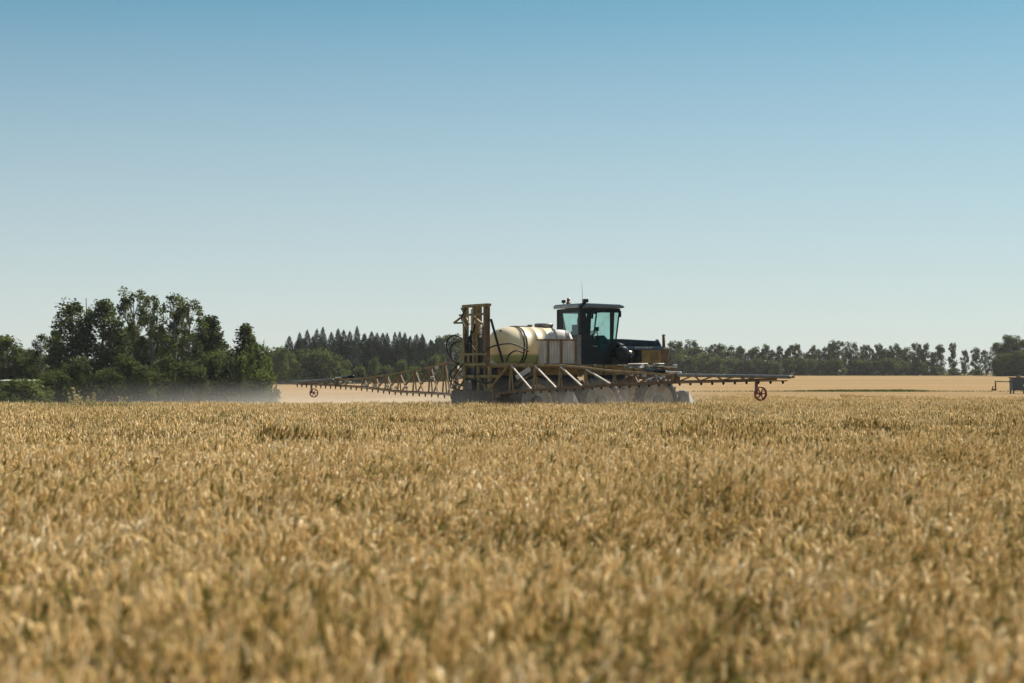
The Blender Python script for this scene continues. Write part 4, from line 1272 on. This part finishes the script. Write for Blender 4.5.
# boom wings: triangular lattice, hinged halfway, gauge wheel near each tip
def interp(tab, v):
    return float(np.interp(v, [t[0] for t in tab], [t[1] for t in tab]))
def wing(side, top, bot, ups, hinge, tip, vwheel, wheel_z):
    """v runs outward from the mast; side -1 is the near wing"""
    root = empty("boom_wing", (0, 0, 0)); root.parent = SPR
    x = -.40
    def P(v, z, dx=0): return Vector((x + dx, side * v, z))
    vs_t = [ups[0]] + [u for u in ups[1:]] + [hinge, tip]
    m = MB()
    for a, b in zip(vs_t, vs_t[1:]): m.bar(P(a, interp(top, a)), P(b, interp(top, b)), .060)
    m.build("upper_rail", M['ochre'], root)
    for dx in (-.08, .08):
        m = MB()
        for a, b in zip(vs_t[:-1], vs_t[1:-1]): m.bar(P(a, interp(bot, a), dx * (1 - a / 30)), P(b, interp(bot, b), dx * (1 - b / 30)), .052)
        m.bar(P(hinge, interp(bot, hinge), dx * .5), P(tip - .8, interp(bot, tip - .8), dx * .3), .05)
        m.build("lower_rail", M['rust'], root)
    for i, u in enumerate(ups):
        d = .08 * (1 - u / 30)
        m = MB(); m.bar(P(u, interp(top, u)), P(u, interp(bot, u), -d), .045)
        m.bar(P(u, interp(top, u) - .02), P(u, interp(bot, u), d), .036)
        m.bar(P(u, interp(bot, u), -d + .03), P(u, interp(bot, u), d - .03), .045)
        m.build("upright", M['ochre'], root)
        if i + 1 < len(ups):
            w = ups[i + 1]
            m = MB()
            if side < 0 and i == 0: m.bar(P(w - .1, interp(top, w) - .04, -.05), P(u + .1, interp(bot, u), -.2), .05)
            else: m.bar(P(u + .12, interp(top, u) - .04, side * .05), P(w - .12, interp(bot, w) + .02, side * .08), .042)
            m.build("diagonal_brace", M['bare'] if side < 0 and i else M['ochre'], root)  # near braces coloured pale to stand for sunlight falling on them
            if side > 0:
                m = MB(); m.bar(P(w - .1, interp(top, w) - .04), P(u + .1, interp(bot, u), -.2), .045); m.build("diagonal_brace", M['rust'], root)
    # small lattice of the outer half
    m = MB(); v = ups[-1] + .5; k = 0
    while v < tip - 1.4:
        a, b = (top, bot) if k % 2 else (bot, top)
        m.bar(P(v, interp(a, v), 0 if k % 2 else -.12), P(v + .55, interp(b, v + .55), -.12 if k % 2 else 0), .03); v += .55; k += 1
    m.build("outer_lattice", M['rust'], root)
    hb = MB(); zt, zb = interp(top, hinge), interp(bot, hinge)
    hb.box(x - .10, x + .10, side * hinge - .10, side * hinge + .10, zb - .04, zt + .04, .02)
    hb.build("hinge_block", M['rust'], root)
    cy = MB(); cy.tube([P(hinge - 1.6, interp(top, hinge - 1.6) + .09), P(hinge - .5, interp(top, hinge) + .09)], .05, 10); cy.build("folding_cylinder", M['black'], root)
    cy = MB(); cy.tube([P(hinge - .5, interp(top, hinge) + .09), P(hinge + .3, interp(top, hinge) + .07)], .025, 8); cy.build("piston_rod", M['bare'], root)
    tp = MB(); tp.tube([P(hinge + .3, interp(top, hinge) + .0, -.1), P(tip, interp(top, tip), -.1)], .045, 10); tp.build("tip_tube", M['grey'], root)
    # spray line with nozzle bodies
    m = MB(); vv = np.arange(1.6, tip - .1, .8)
    m.tube([P(a, interp(bot, a) - .045, -.12 * (1 - a / 30)) for a in vv], .015, 6); m.build("spray_line", M['rust'], root)
    for a in np.arange(1.7, tip - .2, .55):
        m = MB(); z = interp(bot, a) - .045; d = -.12 * (1 - a / 30)
        m.lathe([(.001, .0), (.03, .0), (.035, -.05), (.022, -.06), (.016, -.12 if side > 0 else -.075), (.001, -.12 if side > 0 else -.075)], (x + d, side * a, z), 'z', 8)
        m.build("nozzle", M['black'], root)
    if side > 0:
        m = MB()                               # loose fittings on the inner frame
        for a, z in ((2.5, 1.95), (2.7, 1.75), (2.9, 1.62), (5.2, 1.28), (6.1, 1.26), (6.9, 1.30), (8.2, 1.32), (9.0, 1.33), (10.6, 1.42), (11.6, 1.42)):
            m.box(x - .34, x - .24, a - .06, a + .06, z - .05, z + .05, .02)
        m.build("valve", M['bare'], root)
    gw = MB(); zt = interp(bot, vwheel)
    gw.bar(P(vwheel, zt, -.05), P(vwheel, wheel_z, -.05), .06); gw.bar(P(vwheel, wheel_z, -.05), P(vwheel, wheel_z, .02) + Vector((0, -.09, 0)), .045)
    gw.build("wheel_post", M['rust'] if side < 0 else M['grey'], root)
    c = P(vwheel, wheel_z, .03) + Vector((0, -.07, 0))
    r = .185
    t = MB()
    t.lathe([(r * .80, -.03), (r * .95, -.04), (r, -.02), (r, .02), (r * .95, .04), (r * .80, .03)], c, 'y', 28, closed=True)
    for k in range(6):
        a = 2 * math.pi * k / 6
        t.bar(c, c + Vector((math.cos(a), 0, math.sin(a))) * r * .82, .024)
    t.lathe([(.04, -.04), (.04, .04), (.001, .04)], c, 'y', 12)
    t.build("gauge_wheel", M['redwheel'], root)
wing(-1, [(1.1, 2.06), (2.7, 2.06), (6.1, 2.02), (9.5, 1.84), (13, 1.73), (17, 1.71), (19, 1.69)],
     [(1.1, 1.10), (2.7, 1.19), (4.4, 1.27), (6.1, 1.32), (9.5, 1.46), (13, 1.56), (17, 1.63), (19, 1.65)],
     [1.1, 2.7, 4.4, 6.1, 7.75, 9.5], 12.9, 18.6, 17.0, 1.27)
wing(1, [(1.3, 2.14), (2.5, 2.13), (3.7, 1.98), (6.5, 1.78), (10, 1.58), (17.5, 1.41)],
     [(1.3, 1.05), (2.5, 1.09), (6.5, 1.14), (10, 1.27), (13, 1.32), (17.5, 1.36)],
     [1.5, 2.5, 3.7, 5.1, 6.5, 7.7, 8.8, 10.0], 12.6, 17.5, 15.45, .98)

# ------------------------------------------------------------------ dark tank unit with a thin side arm at the right edge
def tank_unit():
    Y = 112.0
    p = at(1018, 390.5, Y); gz = float(ground_z(p.x, Y))
    r = empty("field_tank", (p.x, Y, gz)); tag(r, "dark blue-grey square tank with a thin side arm, far off at the right edge", "tank")
    z0 = p.z - gz; z1 = z0 + .70
    b = MB(); b.box(-.40, .46, -.4, .4, z0, z1, .05)
    for x in (-.2, .03, .26): b.box(x - .03, x + .03, -.425, -.395, z0 + .05, z1 - .05, .008)
    b.build("body", M['bluegrey'], r)
    b = MB(); b.box(-.43, .49, -.43, .43, z1 - .012, z1 + .05, .02); b.lathe([(.14, .05), (.14, .12), (.001, .13)], (.03, 0, z1), 'z', 16); b.build("lid", M['rust'], r)
    for x in (-.34, .40):
        for y in (-.34, .34):
            b = MB(); b.box(x - .04, x + .04, y - .04, y + .04, -.05, z0 + .01); b.build("leg", M['grey'], r)
    b = MB(); b.tube([(-.40, 0, z0 + .50), (-1.27, 0, z0 + .51)], .03, 8); b.build("side_arm", M['rust'], r)
    b = MB(); b.tube([(-1.27, 0, z0 + .56), (-1.27, 0, z0 + .02)], .045, 8); b.box(-1.50, -1.22, -.06, .06, z0, z0 + .09, .02); b.bar((-1.47, 0, z0 + .02), (-1.40, 0, z0 + .24), .05); b.build("drop_post", M['rust'], r)
    b = MB(); b.tube([(.18, -.42, z0 + .28), (.32, -.52, z0 + .30), (.75, -.52, z0 + .26)], .085, 12); b.build("pale_pipe", M['white'], r)
tank_unit()

# ------------------------------------------------------------------ spray mist and dust (real volumes)
def mist(name, label, loc, rz, size, dens, colour, nscale, power, base=0.0):
    """box of drifting dust: noise density that thins out upward and towards the box's sides"""
    m = bpy.data.materials.new(name); m.use_nodes = True
    t = m.node_tree
    for n in list(t.nodes): t.nodes.remove(n)
    out = t.nodes.new("ShaderNodeOutputMaterial")
    pv = t.nodes.new("ShaderNodeVolumePrincipled")
    pv.inputs['Color'].default_value = (*colour, 1)
    pv.inputs['Anisotropy'].default_value = .25
    tc = t.nodes.new("ShaderNodeTexCoord")
    sp = t.nodes.new("ShaderNodeSeparateXYZ"); t.links.new(tc.outputs['Generated'], sp.inputs[0])
    def mth(op, a, b=None, clamp=False):
        n = t.nodes.new("ShaderNodeMath"); n.operation = op; n.use_clamp = clamp
        for i, q in enumerate((a, b)):
            if q is None: continue
            if isinstance(q, (int, float)): n.inputs[i].default_value = q
            else: t.links.new(q, n.inputs[i])
        return n.outputs[0]
    def edge(s):     # 0 at both ends, 1 in the middle
        q = mth('MULTIPLY', mth('MULTIPLY', s, mth('SUBTRACT', 1.0, s)), 4.0)
        return mth('POWER', q, .7)
    f = mth('MULTIPLY', edge(sp.outputs[0]), edge(sp.outputs[1]))
    zf = mth('POWER', mth('SUBTRACT', 1.0, sp.outputs[2], True), power)
    nz = t.nodes.new("ShaderNodeTexNoise"); nz.inputs['Scale'].default_value = nscale
    nz.inputs['Detail'].default_value = 3
    t.links.new(tc.outputs['Object'], nz.inputs['Vector'])
    nf = mth('MULTIPLY', mth('SUBTRACT', nz.outputs['Fac'], .28, True), 3.2)
    d = mth('MULTIPLY', mth('MULTIPLY', f, zf), mth('MULTIPLY', nf, dens))
    t.links.new(d, pv.inputs['Density'])
    t.links.new(pv.outputs[0], out.inputs['Volume'])
    b = MB(); b.box(-size[0] / 2, size[0] / 2, -size[1] / 2, size[1] / 2, 0, size[2])
    o = b.build(name, m); o.location = loc; o.rotation_euler = (0, 0, rz)
    tag(o, label, "dust", kind='stuff')
    return o
def spr_pt(u, v, z): 
    return (SP_X + u * math.cos(SP_A) - v * math.sin(SP_A), SP_Y + u * math.sin(SP_A) + v * math.cos(SP_A), z)
mist("wheel_dust", "pale dust hanging round the sprayer wheels", spr_pt(2.8, -.75, .2), SP_A, (11.0, 3.4, 1.35), .24, (1, .90, .80), 1.1, .9)
mist("spray_drift", "pale spray mist drifting low from the left boom towards the left clump of trees", (-9.8, 97, -.75), R(-8), (23, 36, 2.3), .055, (1, .95, .88), .22, 1.9)

def haze():
    m = bpy.data.materials.new("thin_haze"); m.use_nodes = True
    t = m.node_tree
    for n in list(t.nodes): t.nodes.remove(n)
    out = t.nodes.new("ShaderNodeOutputMaterial"); pv = t.nodes.new("ShaderNodeVolumePrincipled")
    pv.inputs['Color'].default_value = (.92, .95, 1, 1)
    pv.inputs['Density'].default_value = HAZE
    pv.inputs['Anisotropy'].default_value = .2
    t.links.new(pv.outputs[0], out.inputs['Volume'])
    b = MB(); b.box(-330, 330, -40, 520, -3.2, 16)
    tag(b.build("haze", m), "thin pale summer haze over the whole field", "haze", kind='stuff')
HAZE = 0.00009
haze()
